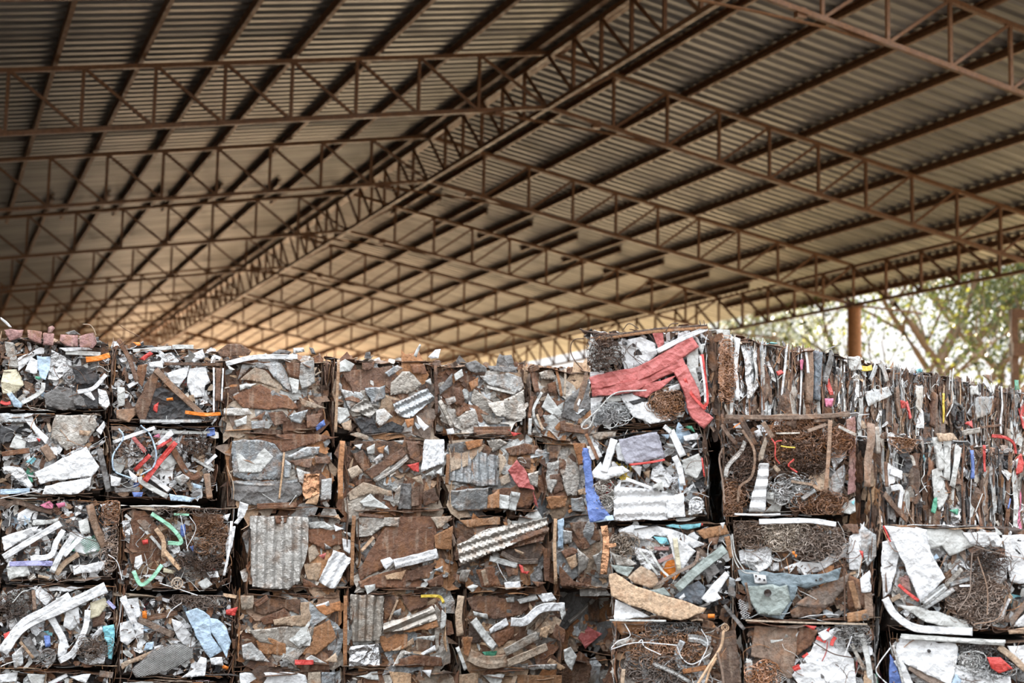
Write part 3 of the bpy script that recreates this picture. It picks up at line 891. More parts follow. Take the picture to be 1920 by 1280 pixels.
# ---- long stack, third row
L('mix', 'B', '-28,45 778,52 775,604 -28,608', 'bale of jumbled white strips with a brown plank and a lavender bar, third row', '''
p W:120,150 180,115 260,130 240,190 110,200
p w:200,200 390,180 380,215 220,230
p W a.003:10,310 230,240 250,270 30,400
s N 36:30,110 110,75 220,110 350,145
p p:265,95 330,65 355,90 350,120 300,115
p p:370,85 430,75 435,100 390,115
p S:500,100 555,95 540,150 500,170
p W:490,400 500,320 600,300 680,390 560,420
n e:520,310 640,290 680,400 560,430
p e:475,335 495,330 495,400 470,400
p w:520,200 580,180 600,280 540,290
s T 40:370,555 430,480 520,420
p W:480,500 700,460 690,520 490,560
s G 36:190,590 230,560
p T:250,555 330,570 320,585 250,575
p W:660,90 750,80 740,100 670,110
p w:40,510 180,500 200,560 60,590
s W 46:20,440 220,320 400,215
s W 40:200,450 330,430 370,340 420,260
s W 42:340,540 400,420 480,300
s W 36:420,430 540,300
s v 36:60,485 200,480 345,482
s n 58:590,90 630,230 690,370
m O 70:735,150 50,80
m n 60:740,380 36,190
t W 3:710,420 770,470 805,590
t N 2:400,190 500,290 650,340
''')
L('wire', 'B', '800,102 1545,118 1540,668 800,655', 'bale with bent mint green strips and rusty wire over brown sheet, third row', '''
p R a.005:880,140 960,130 1100,300 1050,560 900,560 860,400
p R a.006:1280,130 1480,160 1480,300 1300,280
s n 60:870,130 960,220 1050,310
s w 24:830,160 1000,300 1180,520
p S:810,200 860,190 890,300 880,360 830,330
p W:900,440 940,425 950,480 920,525 890,510
p S:1110,360 1190,350 1200,400 1160,430
p w:1270,300 1370,310 1380,360 1300,370
p b:1200,230 1230,220 1230,300 1205,310
p b:1260,370 1290,360 1285,410
p r:940,330 980,320 985,350 950,360
p W:1460,170 1530,150 1510,200
p k:1085,510 1170,530 1150,550 1080,540
p w:1310,610 1370,575 1410,620 1350,660
p r:1390,515 1430,515 1420,530
p W:1370,540 1440,530 1450,570 1390,575
m O 130:1400,300 110,150
m N 90:1300,500 180,90
m n 60:1250,112 230,30
s T 34:1030,250 1080,330 1080,440
s T 34:1090,400 1190,520
s m 28:1000,150 1130,240 1200,340 1110,345
s m 18:1150,155 1250,158
s m 30:880,530 930,620 1000,580 1070,490
t W 2:1190,160 1220,300 1240,400
t W 2:1250,170 1290,250 1230,380
h T:1165,610 36
s W 20:1480,560 1510,400 1530,200
t W 3:1050,610 1180,650 1300,690
''')
L('rust', 'D', '178,92 888,92 885,622 165,632', 'bale whose left half is a shiny grey corrugated sheet, third row', '''
p R a.008:590,180 830,200 830,300 700,340 600,290
p R:550,540 650,590 760,610 560,600
p T:590,330 640,290 670,370 600,430
p T:560,440 680,430 660,560 590,550
p W:770,160 840,190 780,210
p W:830,260 890,270 880,370 840,340
p w:835,210 890,220 890,255
p G:700,290 760,330 710,340
p T:770,110 800,90 820,130
p w:590,150 700,140 760,180 600,190
p f:660,380 710,360 700,410
p G c0 a.008:185,100 580,110 580,290 560,420 520,560 440,620 190,600
p R:350,100 440,100 430,150 360,160
p W c150:660,560 760,340 900,400 830,500 780,610 700,590
p W:100,0 165,20 140,100 90,160 60,150 110,80
p W:0,300 40,180 70,170 40,330 10,420
''')
L('rust', 'D', '930,85 1615,92 1612,622 928,628', 'dark brown rusty bale with a bent off-white strip lying across its middle, third row', '''
p R a.010:1250,100 1500,110 1480,380 1210,410 960,560 940,480 1130,190
p R a.006:940,560 1200,480 1400,560 1380,610 960,610
p G a.003:935,115 1230,110 1220,180 1130,170 1040,240 940,250
p O:1480,240 1610,170 1600,340 1490,330
p T:1130,520 1280,480 1250,550 1140,550
p R:1290,490 1500,430 1440,540 1280,560
p w:1390,540 1440,500 1470,490 1420,570
p G:1470,480 1540,450 1540,500
s T 25:960,350 1050,250
p T:1450,110 1600,100 1530,180 1500,190
p R:1420,560 1530,510 1540,590 1440,600
p w:980,590 1060,580 1060,620 1000,650
s R 25:940,90 1120,110
p W a.004:1095,410 1160,390 1190,420 1130,480
s W 76:1190,442 1340,405 1495,365
s O 30:905,100 895,300 890,590
''')
L('rust', 'F', '115,92 782,105 780,622 115,618', 'bale with a wide pale corrugated sheet slanting over rusty pieces, third row', '''
p O:150,130 440,110 440,160 210,180
p R a.008:270,480 390,450 450,600 310,600
p N:450,330 700,260 760,330 700,430 480,400
p G:160,480 230,480 200,570 150,560
p g:650,520 720,430 740,560 660,590
p R:740,330 790,330 780,560 750,560
p R:660,560 760,570 700,600
p R:470,440 560,430 560,520 490,530
s n 36:440,360 560,420 700,420
s w 40:360,400 550,450
s T 36:310,480 340,590
p W:460,570 570,560 580,610 470,620
p r:565,440 590,450 600,490 640,490 620,510 580,500
p T:530,330 600,360 580,375 540,350
p R c110:420,300 640,210 770,180 730,270 520,330 430,330
p G c107 a.003:115,300 350,190 700,130 770,110 775,160 450,330 140,450
t W 2.5:400,430 430,500 470,560
p w:190,600 230,580 270,590 230,640
''')
L('rust', 'F', '842,112 1500,140 1500,640 842,615', 'bale with a light blue rag at its edge, half behind the wire bale, third row', '''
p R a.006:930,150 1130,130 1150,280 1000,300
p R:870,350 950,320 1000,350 900,400
p R a.003:860,450 960,560 1150,600 870,600
p l:845,130 890,115 860,210 880,330 850,330
p G:880,200 945,210 940,290 890,300
p T:900,400 970,370 980,450 940,480
p G a.012:980,330 1060,400 1040,470 990,520
p G:1090,380 1190,320 1220,530 1140,540
s T 26:825,120 815,350 825,580
''')
# ---- long stack, fourth row
L('mix', 'B', '-28,622 772,628 772,1185 -28,1190', 'bale crossed by one long white slanting rail with turquoise foil at right, fourth row', '''
p W:180,640 560,640 470,670 240,665
s W 80:240,660 330,740
p R:610,830 700,800 690,890 620,910
p k:600,740 700,710 720,760 660,830 600,850
m N 110:100,760 100,120
s n 28:220,660 230,790
p W:440,800 520,770 530,880 470,930 420,900
s W 50:330,830 410,970 440,1050
p W:610,970 670,900 690,930 640,980
p W:400,980 450,1020 440,1100 380,1110
p S:560,1080 700,1090 690,1150 560,1150
s g 60:170,980 240,1110
s T 20:130,1000 220,1110
p b:290,960 330,960 335,1030 300,1040
p r:20,950 60,930 50,975 30,990
s v 25:710,730 760,780
p c a.014:680,900 755,885 755,1010 700,1000
p c a.014:710,1000 750,1000 740,1120 715,1110
s W 42:580,790 560,920 480,1070 390,1130
s W 50:40,1030 140,880 300,790 460,690
s W 78:15,1070 150,900 420,770 700,640
h g:310,1095 50
t w 3:80,740 140,670 180,660
t W 2.5:0,1160 50,1140 100,1125
m n 70:620,1030 110,60
p G:80,1080 150,1020 150,1150 90,1180
''')
L('mix', 'B', '790,692 1560,690 1555,1248 790,1240', 'bale with a large pale blue plastic sheet and a dark mesh grille, fourth row', '''
p W:1140,850 1200,870 1300,980 1310,1090 1220,1020 1160,930
p W:850,720 920,710 940,840 870,850
p W:890,870 950,880 950,980 900,980
p W:800,880 870,860 900,980 850,1030 800,1000
s N 40:980,850 1180,810
s n 46:920,850 1040,910 1150,960
p o:945,800 975,795 975,850 945,845
p w:1390,730 1450,720 1470,770
m n 80:1300,735 190,36
s T 26:1480,690 1570,705
p o:1470,1150 1520,1170 1510,1190 1480,1180
p r:1500,790 1580,770 1560,830 1500,820
p T:800,1150 960,1080 1060,1040 1000,1100 860,1150 810,1190
p l:970,1010 1020,1000 1010,1050 950,1060
p W:1330,1100 1370,1110 1360,1230 1200,1240 1290,1180
p W:1390,1110 1470,1100 1480,1160 1400,1150
p g a.005:870,1190 1040,1040 1180,1010 1280,1050 1280,1110 1100,1200 900,1240
n w:870,1190 1040,1040 1180,1010 1280,1050 1280,1110 1100,1200 900,1240
s W 46:810,700 850,790 890,880
p l a.004:1380,840 1440,850 1500,910 1530,1000 1500,1110 1470,1050 1400,940
p l a.004:1225,800 1300,775 1390,830 1400,960 1480,1060 1390,1110 1330,1020
t W 2.5:1100,840 1130,790 1200,740
t W 2:790,720 900,900 890,970
''')
L('rust', 'D', '92,650 815,655 815,1165 85,1178', 'rusty patchwork bale with a small dark red flake at its bottom edge, fourth row', '''
p N a.006:200,680 540,690 530,800 420,750 280,800 210,780
p R a.006:250,830 420,750 470,800 440,860 280,870
p T:540,710 630,700 620,790 590,880 350,870 340,830 540,800
p G a.004:160,900 450,880 620,920 600,1020 540,1040 250,990
p O a.006:220,980 270,950 430,1000 430,1090 250,1070
p O a.006:630,890 740,830 790,960 640,1080 540,1080 620,980
p O:640,740 820,700 820,770 700,800
p W:640,730 730,700 740,730 660,755
p w:610,1080 720,1140 540,1130
p G:120,1010 190,990 320,1130 130,1110
p T:110,660 200,660 190,760 120,760
p T:700,1120 780,1060 790,1130
p w:480,970 560,930 600,970 520,1020
s R 40:210,730 300,670
s r 36:490,1130 620,1130
p g:380,1120 450,1120 440,1160 390,1160
''')
L('rust', 'D', '872,645 1575,648 1560,1168 862,1172', 'bale with corrugated grey sheets and a bent yellow rod at its top, fourth row', '''
p R:1130,660 1230,670 1190,800 1130,840
p R:1250,660 1440,660 1430,730 1310,780
p O a.006:1090,950 1290,930 1280,1030 1130,1060
p R a.005:1230,1110 1330,1080 1530,1100 1540,1160 1210,1165
p T:1180,1050 1330,960 1340,1000 1220,1050
p G:1180,1160 1250,1040 1330,1070 1270,1080 1210,1160
p W:1380,1070 1480,1010 1490,1050 1400,1080
p G:1480,720 1520,770 1510,1040 1490,1060
p w:1530,760 1560,790 1550,880 1520,900
p w:1340,960 1480,940 1470,980
p G:1160,790 1240,750 1240,800
p S a.014:880,1020 1080,1000 1090,1160 870,1160
p G c0 a.007:890,650 1120,660 1100,900 1080,980 900,990
p O:1250,910 1490,830 1500,880 1300,920
p G c110:1110,860 1330,790 1460,730 1490,830 1280,900 1110,930
s y 22:1375,665 1450,663 1510,670 1535,712
s T 16:1210,690 1150,840
s O 30:845,660 840,900 840,1150
''')
L('rust', 'F', '192,642 868,642 862,1192 195,1192', 'bale bulging at its right with bent pale strips like roof edging, fourth row', '''
p R a.010:200,680 360,660 690,730 600,800 400,830 240,760
p R a.008:370,930 540,880 530,960 430,1030
p N:220,850 330,900 300,1000 220,1000
p w:480,680 540,670 540,710 490,710
p w:560,690 690,650 710,690 580,720
p W:700,650 800,640 830,690 740,710
p W:360,900 480,820 500,870 370,930
p e:310,1060 410,1050 400,1090 330,1085
p T:720,890 790,870 760,960 710,950
p R:830,860 890,900 880,1000 800,950
p w:240,770 340,790 350,830 250,800
p G:580,1160 830,1140 820,1180 600,1180
p T:780,1100 900,1170 860,1190 760,1130
s T 90:210,1080 330,1130 480,1120
s G 60:460,1060 690,940
s T 56:480,1140 760,1020
s w 56:240,830 310,930 390,1030
s W 60:500,845 600,840 720,750 880,740
p w:840,750 880,730 890,790 860,830
p w a.003:870,1040 920,1020 965,1085 930,1190 880,1120
p O:160,950 230,950 200,1090 170,1070
s T 50:150,660 130,800 140,940
s w 26:120,1020 180,1180
''')
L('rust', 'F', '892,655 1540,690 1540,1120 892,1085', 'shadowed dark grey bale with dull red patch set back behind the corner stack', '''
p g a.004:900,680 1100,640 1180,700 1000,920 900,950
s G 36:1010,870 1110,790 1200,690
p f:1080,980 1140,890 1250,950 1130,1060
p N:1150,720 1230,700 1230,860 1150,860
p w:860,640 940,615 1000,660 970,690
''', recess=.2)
# ---- long stack, bottom row
L('mix', None, '-8,1258 206,1259 206,1420 -8,1420', 'bottom row bale at the left with white scraps showing just above the lower edge', '''
p W:0,1264 34,1258 30,1276 0,1280
s W 8:92,1282 126,1264
s n 12:186,1262 211,1265
p W:130,1268 170,1262 160,1280
p w:50,1262 85,1264 80,1285 60,1285
''')
L('mix', None, '216,1276 436,1276 436,1425 216,1425', 'bottom row bale below the pale blue plastic sheet, only its upper rim visible', '''
p w:230,1278 300,1277 300,1290 230,1290
''')
L('rust', None, '446,1257 632,1257 632,1410 446,1410', 'bottom row bale with a light grey sheet streaked with rust along its top', '''
p W:449,1262 526,1259 569,1264 577,1285 452,1285
p T:577,1260 600,1259 602,1290 577,1290
p G:602,1259 628,1260 628,1290 602,1290
''')
L('rust', None, '640,1256 850,1256 850,1405 640,1405', 'bottom row bale of small rusty flakes below the yellow rod bale', '''
p w:667,1268 707,1258 710,1275
p T:728,1258 770,1262 770,1290 740,1290
p W:790,1256 808,1255 805,1270
''')
L('rust', None, '856,1262 1060,1264 1060,1400 856,1400', 'bottom row bale with tan and grey flakes below the bulging bale', '''
p T:860,1264 897,1262 895,1290 860,1290
p w:905,1266 945,1263 930,1290
p O:970,1265 1050,1265 1050,1290 970,1290
''')

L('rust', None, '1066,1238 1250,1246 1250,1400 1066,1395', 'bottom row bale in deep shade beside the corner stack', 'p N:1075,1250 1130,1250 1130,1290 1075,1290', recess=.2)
# ---- nearer corner stack
Rr('mix', 'G', '132,118 838,78 858,640 150,664', 'tall corner bale with long faded red beams crumpled across white sheet', '''
p W a.012:310,160 440,130 520,165 540,230 450,300 350,330
d K:355,170 8
d K:402,180 9
p w:150,110 210,200 330,180 300,280 170,330 140,260
p W:660,110 720,90 760,130 650,180
p S a.014:150,560 300,500 380,620 170,650
p W:150,490 230,480 190,540 150,560
s w 34:240,500 330,490
m G 70:270,580 120,60
p w:640,580 700,570 690,600 650,600
p w:770,180 820,170 800,240
p w a.003:705,200 775,190 780,320 720,340
s w 60:735,320 765,460
m O 190:590,520 90,65
p W a.005:320,480 400,460 560,570 620,620 500,640 400,600
p K:375,510 470,485 480,510 400,530
p W:570,440 670,405 675,440 580,465
s W 30:150,355 230,350
p f:510,110 570,95 580,170 550,210 530,160
s O 24:180,150 500,105 830,78
p f:390,440 650,360 560,440 480,490 400,470
s W 30:540,220 680,150 830,85
s f 70:160,450 280,440 400,420 540,350 700,285
s f 85:155,410 300,375 430,350 600,265 760,160
s f 84:670,315 740,460 765,570 840,640
s r 20:800,240 830,500 800,550
s W 13:790,250 815,420 820,520
s r 18:700,380 740,470 820,560
m N 120:235,235 110,90
t w 3.5:480,450 300,465 200,560 115,640 110,670 150,660 180,590
p n:55,560 120,345 140,340 135,420 80,580
p W:75,530 120,395 130,400 85,545
t N 3:120,150 60,160 40,210 60,270 110,330
t N 3:590,110 620,70 665,65
t N 2.5:345,100 380,65 435,95
t N 4:95,95 130,110 200,120
s N 10:250,135 540,95 830,75
''', top=True, depth=.6)
Rr('mix', 'G', '132,690 822,652 842,1190 150,1214', 'white sheet bale with a slate grey square plate, under the red beam bale', '''
p G:150,690 300,680 290,720 170,730
p w:590,750 640,760 630,800
p l:560,700 610,700 600,730
p w a.012:680,850 780,810 800,900 770,960 700,930
p W:690,710 770,690 790,730 700,740
p e:580,650 650,670 640,690
p e:690,650 740,650 760,690
p T:455,920 500,910 490,960
p W:290,760 330,740 360,860 310,850
p W:130,770 190,770 220,830 160,850
m G 60:230,1050 50,80
p S a.014:510,900 560,870 640,960 600,1020 500,960
p W:200,1120 330,970 320,1030 260,1160 210,1150
p S:730,1080 800,1090 800,1160 720,1170
p W:590,1060 690,1040 700,1180 600,1190
p W c90 a.004:290,1000 600,1040 600,1195 290,1200
p l:160,1190 280,1170 290,1200 160,1215
p b a.010:105,780 135,780 165,950 190,1090 280,1190 150,1215 130,1100 110,900
s R 20:125,700 160,770 195,850
p W:380,880 450,890 440,950
s W 44:290,730 250,860 230,920
p W a.010:160,920 210,860 230,900 340,885 380,915 240,970 170,950
s W 40:620,680 690,830
s W 26:580,655 620,690
s W 34:640,830 670,900 690,1000
p l:660,960 690,970 690,1030 670,1020
p q a.003:315,730 540,690 590,840 360,875
s r 13:380,880 480,868 585,850
s W 18:360,960 520,1020
p w:515,1000 570,970 580,1030 520,1030
d K:530,1020 7
d K:562,1030 7
h S:770,1110 40
s r 9:800,840 815,950
''')
Rr('wire', 'H', '150,210 1392,172 1402,1098 180,1120', 'bale of tangled rusty wire with one white slatted strip standing upright in it', '''
p w:560,1080 650,990 740,980 700,1080
p w:1240,1080 1300,1000 1390,950 1400,1080 1350,1100
p G a.005:1150,880 1180,740 1290,640 1310,720 1290,860 1210,960 1150,960
p S a.014:1170,480 1300,470 1320,560 1200,700 1170,600
p P:1310,230 1390,200 1390,900 1330,920 1340,600
m O 300:850,450 330,250
m O 200:240,950 110,150
m N 150:400,620 200,250
m G 140:800,880 250,120
m O 190:1050,1000 250,90
m N 120:900,620 220,150
m O 120:1250,420 120,120
p w:580,900 640,900 640,980 570,960
s G 43:200,760 220,660 340,520 380,430
p W:460,340 510,320 540,380 480,390
s G 17:660,360 880,355
s T 43:640,660 690,710
s N 36:160,280 230,380 300,460
s N 28:180,260 300,250
p N:740,270 850,230 840,320
s T 28:800,800 1000,830
s G 36:900,960 1020,880
s n 43:200,210 800,215 1340,190
s n 32:950,340 1120,280
s N 25:1010,250 1150,240
s N 57:330,220 390,330 470,470
s n 24:350,330 460,520 440,750 330,850 310,1000
s n 44:540,260 630,400
p T:500,560 560,390 580,440 540,600 500,620
s n 37:1155,240 1140,560 1110,900
s G 28:1230,300 1390,380
p c:1345,990 1380,970 1370,1020
s W 18:280,1100 500,1105 700,1100
s o 10:270,310 330,270
p W c90 a.002:510,640 590,640 555,1085 410,1080
t r 3:615,410 650,470 650,580 690,640
t r 3:710,430 660,440 645,470
t r 4:820,600 770,660 850,720
t y 3:700,480 760,490 830,495
t n 4:170,500 140,600 170,800 190,1000
''')
Rr('mix', 'I', '97,92 1002,66 1030,815 110,812', 'bale with a long tan rusted plank curving across, below the slate plate bale', '''
p W a.006:160,140 260,95 440,100 570,130 700,190 815,240 720,270 600,200 430,170 380,210 250,200
p O:740,140 960,90 990,160 900,180 800,200
p R:830,190 920,160 900,240 840,250
p c a.012:510,100 780,80 770,110 680,130 540,110
p c:420,180 520,190 540,240 480,245
p S:250,250 420,300 480,480 330,400
m T 90:200,240 80,70
p G:95,290 250,350 300,390 150,400
p z:100,390 280,410 230,480 150,450
p z:390,580 500,560 560,630 430,600
p g:800,440 870,370 920,440 870,480 830,540
p T:230,490 330,400 440,460 465,530 400,570 280,530
p u a.012:580,630 650,560 760,510 810,560 780,690 640,660
p W:610,640 650,605 660,630 630,660
p W a.014:780,640 880,520 960,440 990,470 900,600 930,640 830,680
p W:140,650 220,690 400,780 130,800
p G:990,480 1030,500 1030,640 980,620
s P 30:430,270 540,270
s P 30:460,370 570,320
s w 18:320,280 400,390 460,470
s w 18:400,290 480,420 540,480
s O 40:970,180 1010,340
p W:525,175 560,165 740,290 690,350 640,430 600,420
s k 36:585,190 615,430
s z 72:600,570 750,430 960,270
s n 24:450,540 600,450 730,380 760,290
p N:690,740 900,770 880,800 700,790
p o:830,755 880,755 880,785 830,785
s g 28:950,690 1100,870
p T a.004:95,460 140,450 260,530 480,610 820,710 800,740 680,790 560,795 400,740 250,690 110,620
s w 14:100,800 520,805
p r:780,80 795,85 785,105
p W:920,80 955,75 940,125
s C 56:60,100 75,240 55,460
s C 30:80,250 150,240
''')
Rr('wire', 'J', '47,66 1112,70 1100,830 90,812', 'bale with a blue grey car-body panel full of holes below a mass of cream wire', '''
p W a.014:430,420 560,370 700,380 880,240 930,230 900,330 700,450 560,460
p W a.014:930,180 1000,140 1040,70 1060,250 1000,430 930,430
p G a.012:1010,80 1130,170 1130,330 1060,410 1020,300
p S a.016:100,290 250,230 350,270 350,400 250,450 110,380
p S:300,380 400,380 400,440 310,440
p R:880,90 990,90 1000,160 960,160
m T 280:430,150 180,110
m n 130:170,150 130,110
m n 200:700,230 220,120
p N:480,740 560,690 780,690 700,760 500,790
p n a.008:520,690 700,560 930,450 880,580 800,680 660,720
p R:900,450 1000,500 1060,700 920,720
p a a.004:90,430 300,440 560,470 700,460 860,410 840,500 600,570 480,540 470,640 500,670 430,800 250,770 170,640
p z a.004:170,550 460,540 490,660 410,770 250,760 180,660
p W a.002:210,460 300,470 310,530 220,530
d K:255,497 9
d K:290,505 9
d K:228,475 8
d K:315,600 28
p n a.003:660,480 760,450 770,510 670,530
d K:708,497 11
d K:675,505 7
s O 46:930,510 960,610 990,720
s n 60:1060,600 1070,780
p O:900,750 1050,720 1070,800 910,820
h g:1035,775 22
t N 4:880,400 885,600 885,800
p o:495,290 515,290 520,320 500,310
p o:510,310 535,315 525,340
n W:80,640 140,640 200,790 110,800
p W:1000,490 1070,430 1080,590 1010,600
t w 3:40,170 60,330 130,440 250,450
t w 3:50,160 75,320 140,430
s W 40:250,70 600,62 820,90
p r:990,280 1020,290 1020,350
s N 20:150,520 170,620 190,740
s T 14:150,800 600,818 1050,828
''')
Rr('mix', 'K', '97,88 1260,110 1260,912 112,870', 'bale of white appliance sheet around a nest of rusty wire at the right edge', '''
p W:1000,170 1260,160 1260,540 1060,520
p W a.010:690,150 960,150 1000,260 850,260 760,240
p w a.010:370,130 680,120 790,250 600,330 540,250 450,280
p W:830,470 880,350 1020,340 1030,500 980,540
p W:950,780 1030,640 1060,650 1000,800
p W a.010:95,220 190,200 220,330 160,590 100,640 90,400
p P:220,490 290,470 310,600 240,560
s T 36:160,660 230,620
p l:470,340 500,310 520,340 490,360
p n:1040,800 1160,660 1160,720 1060,850
p W:1060,860 1260,650 1260,860
p T:1030,880 1160,860 1160,910 1040,910
m n 380:790,640 230,210
m N 90:900,380 140,120
p W:340,110 420,130 450,300 530,470 420,330
p w a.006:210,690 340,700 720,810 750,890 420,820
s W 60:110,640 180,760 330,860 550,880 760,890
p W a.005:105,100 340,120 430,260 560,490 380,680 300,500 200,280
s r 14:95,100 150,220
s r 24:210,540 280,600 360,660
s G 40:400,710 500,650 620,570
s G 56:390,680 560,550
s G 34:560,550 680,420
s G 30:590,540 750,490
s W 16:660,547 740,545
s w 26:220,930 600,945 1000,960
t n 3:750,300 740,480 730,600 640,740
t n 3:1000,620 980,720 920,800 760,830
t n 3:790,330 860,560 860,760
t n 2.5:760,250 850,280 1010,330 1040,430
''')
Rr('wire', 'I', '115,820 1022,830 1022,1560 115,1560', 'bale of rusty wire with a long eye-ended tie rod hanging down its right side', '''
p O a.006:110,820 420,820 410,880 180,920
m O 260:500,1010 330,170
m g 110:560,850 200,40
m n 160:450,1180 300,100
p G:130,960 340,930 330,960 140,1010
p N:920,900 1030,880 1080,1280 960,1280 900,1060
s g 46:230,1040 250,1120 340,1150 370,1280
s G 50:640,960 600,1060 640,1160 760,1180
s G 60:680,940 770,950 840,990
s O 36:640,1190 820,1160
s G 30:420,1130 560,1190 700,1270
s T 30:190,1280 200,1170
t W 2.5:110,1010 160,960 250,920 210,830
t W 2.5:110,1020 300,970 600,990
t W 2.5:600,1000 640,1090 720,1130 850,1050
t W 2.5:780,870 830,980 760,1140
t W 2.5:310,970 340,950 360,1000 480,1060
h T:958,856 26
t T 7:945,885 925,1000 820,1170 740,1300
t T 6:895,1080 840,1180 810,1290
t n 6:900,1040 930,1160 950,1290
''')
Rr('mix', 'J', '142,842 1150,852 1150,1560 142,1560', 'bale with a mottled maroon plate and red and white wrapping, bottom of the corner stack', '''
p n a.006:220,850 540,850 540,1000 500,1240 450,1250 330,1110 190,1080
p w a.003:330,900 440,890 430,960 340,980
p R:550,850 690,880 640,1000 530,1080
p W a.012:500,1220 640,1040 700,920 830,860 900,900 900,1000 960,1100 980,1300 560,1300
p w:155,1090 200,1110 210,1290 170,1290
m O 140:270,1220 110,90
n w:300,1130 330,1100 470,1240 420,1300 300,1240
m G 90:950,920 120,90
p T:1040,1180 1100,1190 1090,1290 1030,1290
s G 30:940,980 990,1080 1040,1180
s w 44:1010,910 1060,1080 1090,1290
p r:580,840 680,850 660,880
p W:690,900 760,870 800,930 730,960
s r 28:680,935 750,965
s r 28:790,995 800,960 820,930
t f 3:760,960 750,1040 720,1110
s r 40:505,1170 555,1150
p r:750,880 780,860 770,895
s r 20:575,1080 615,1050
t W 3:940,920 850,1150 740,1290
t N 3:650,960 800,1050 950,1080
''')
Rr('mix', 'K', '172,932 1280,985 1280,1640 172,1640', 'bale with a large plain white plate with one hole, lower right corner', '''
p b:150,1060 180,1100 240,1290 150,1290
m g 110:800,1040 130,45
p W:1030,1000 1260,990 1260,1150 1110,1130
m w 90:740,1110 80,50
m G 90:900,1180 170,60
s W 60:200,1100 250,1180 300,1300
s n 60:300,1150 400,1220 560,1300
p W a.004:640,1140 800,1170 1050,1230 1060,1300 600,1300
p l:640,1210 710,1200 670,1290 600,1290
p W a.003:180,1070 225,940 640,980 660,1010 650,1110 600,1290 300,1150
d K:440,1035 13
s T 50:960,1005 1060,1080 1160,1175
p r a.014:870,1080 970,1080 1050,1150 1070,1170 960,1200 900,1160
s G 20:170,990 210,1130 250,1290
t W 3:150,1010 60,1130 50,1200 150,1300
s w 40:230,925 600,950 1000,975
''')
# bales under the corner stack, out of the picture but carrying it
def support(x0, x1, lab, y=1352, pl=RP):
    W = [pl.hit(x0, y), pl.hit(x1, y)]; W += [Vector((W[1].x, W[1].y, .0)), Vector((W[0].x, W[0].y, .0))]
    bale('rust', pl, W, lab, '', group='bales below the frame', fill=0)
for x0, x1, y, lab in ((1150, 1385, 1352, 'rusty bale at the foot of the corner stack under the wire bale'), (1397, 1648, 1352, 'rusty bale at the foot of the corner stack under the maroon plate bale'),
                       (1672, 1948, 1372, 'rusty bale at the foot of the corner stack under the holed white plate')):
    support(x0, x1, lab, y)

# ---- side walls of bales behind the corner stack
def wall(p0, az, L0, h, z0, n, labels, feats, drop=0):
    u = Vector((S(az), C(az), 0)); p = Vector(p0); pl = Plane(p, u)
    for k in range(n):
        a, b = p + u * (L0 * k + .008), p + u * (L0 * (k + 1) - .008); za, zb = z0 - drop * k, z0 - drop * (k + 1)
        W = [Vector((a.x, a.y, za + h)), Vector((b.x, b.y, zb + h)), Vector((b.x, b.y, zb)), Vector((a.x, a.y, za))]
        bale('strata', pl, W, labels[k], feats[k], 'L', depth=.5, group='bales in the side walls', top=True)
E1 = RP.hit(1343, 700); E2 = RP.hit(1643, 880)
wall(E1, YAW + math.radians(41), 1.05, .52, 2.0, 5,
     ['bale beside the tall red beam bale, its side all upright crushed strips with rusty mesh', 'bale side with a pink roll and upright teal strip on the upper side wall', 'bale side with a small yellow strip near its top on the upper side wall',
      'bale side with a grey bent sheet and looping white wire on the upper side wall', 'bale side with a bright red round piece, last in the upper side wall'],
     ['m O 260:40,300 46,200;p w:10,60 70,60 80,260 30,180;p S a.016:150,150 230,150 240,400 170,480;s W 26:110,110 100,300 110,480;p r:340,310 370,300 390,320 350,335',
      'p p:490,240 520,235 520,300 495,300;s n 50:545,170 550,500;s u 50:600,190 590,480;s g 30:680,190 640,380;p r:650,390 670,350 690,450 670,450;p p:640,470 680,470 680,520 650,520;s W 16:520,180 525,320',
      'p w a.014:780,220 850,220 860,300 800,300;s y 20:860,290 890,293 925,285;s G 30:910,370 930,320 950,270;s G 30:960,250 990,290 1010,370;p G:880,430 1020,400 1040,450 890,520;s n 36:1060,400 1090,580;p r:1085,480 1110,490 1110,530 1090,530',
      'p c:1195,300 1225,290 1228,312 1205,320;p W:1160,280 1185,275 1185,320 1165,330;s R 55:1300,440 1290,640;s y 18:1345,440 1350,540 1350,620;t w 4:1400,290 1390,400 1385,500 1350,580;t w 3:1380,300 1370,420;h K:1410,580 30;s r 24:1120,490 1140,590;p G:1180,390 1220,400 1200,560 1170,520',
      'p G:1500,560 1560,460 1660,460 1640,560 1550,600;s W 30:1590,360 1645,420;p w:1500,400 1560,390 1570,450 1510,450;p r:1815,530 1850,500 1860,560 1856,680 1820,650;p r:1480,620 1520,600 1520,650;s W 16:1695,400 1690,680;p n:1580,330 1640,325 1640,380;p e:1770,360 1800,360 1800,420 1775,420'])
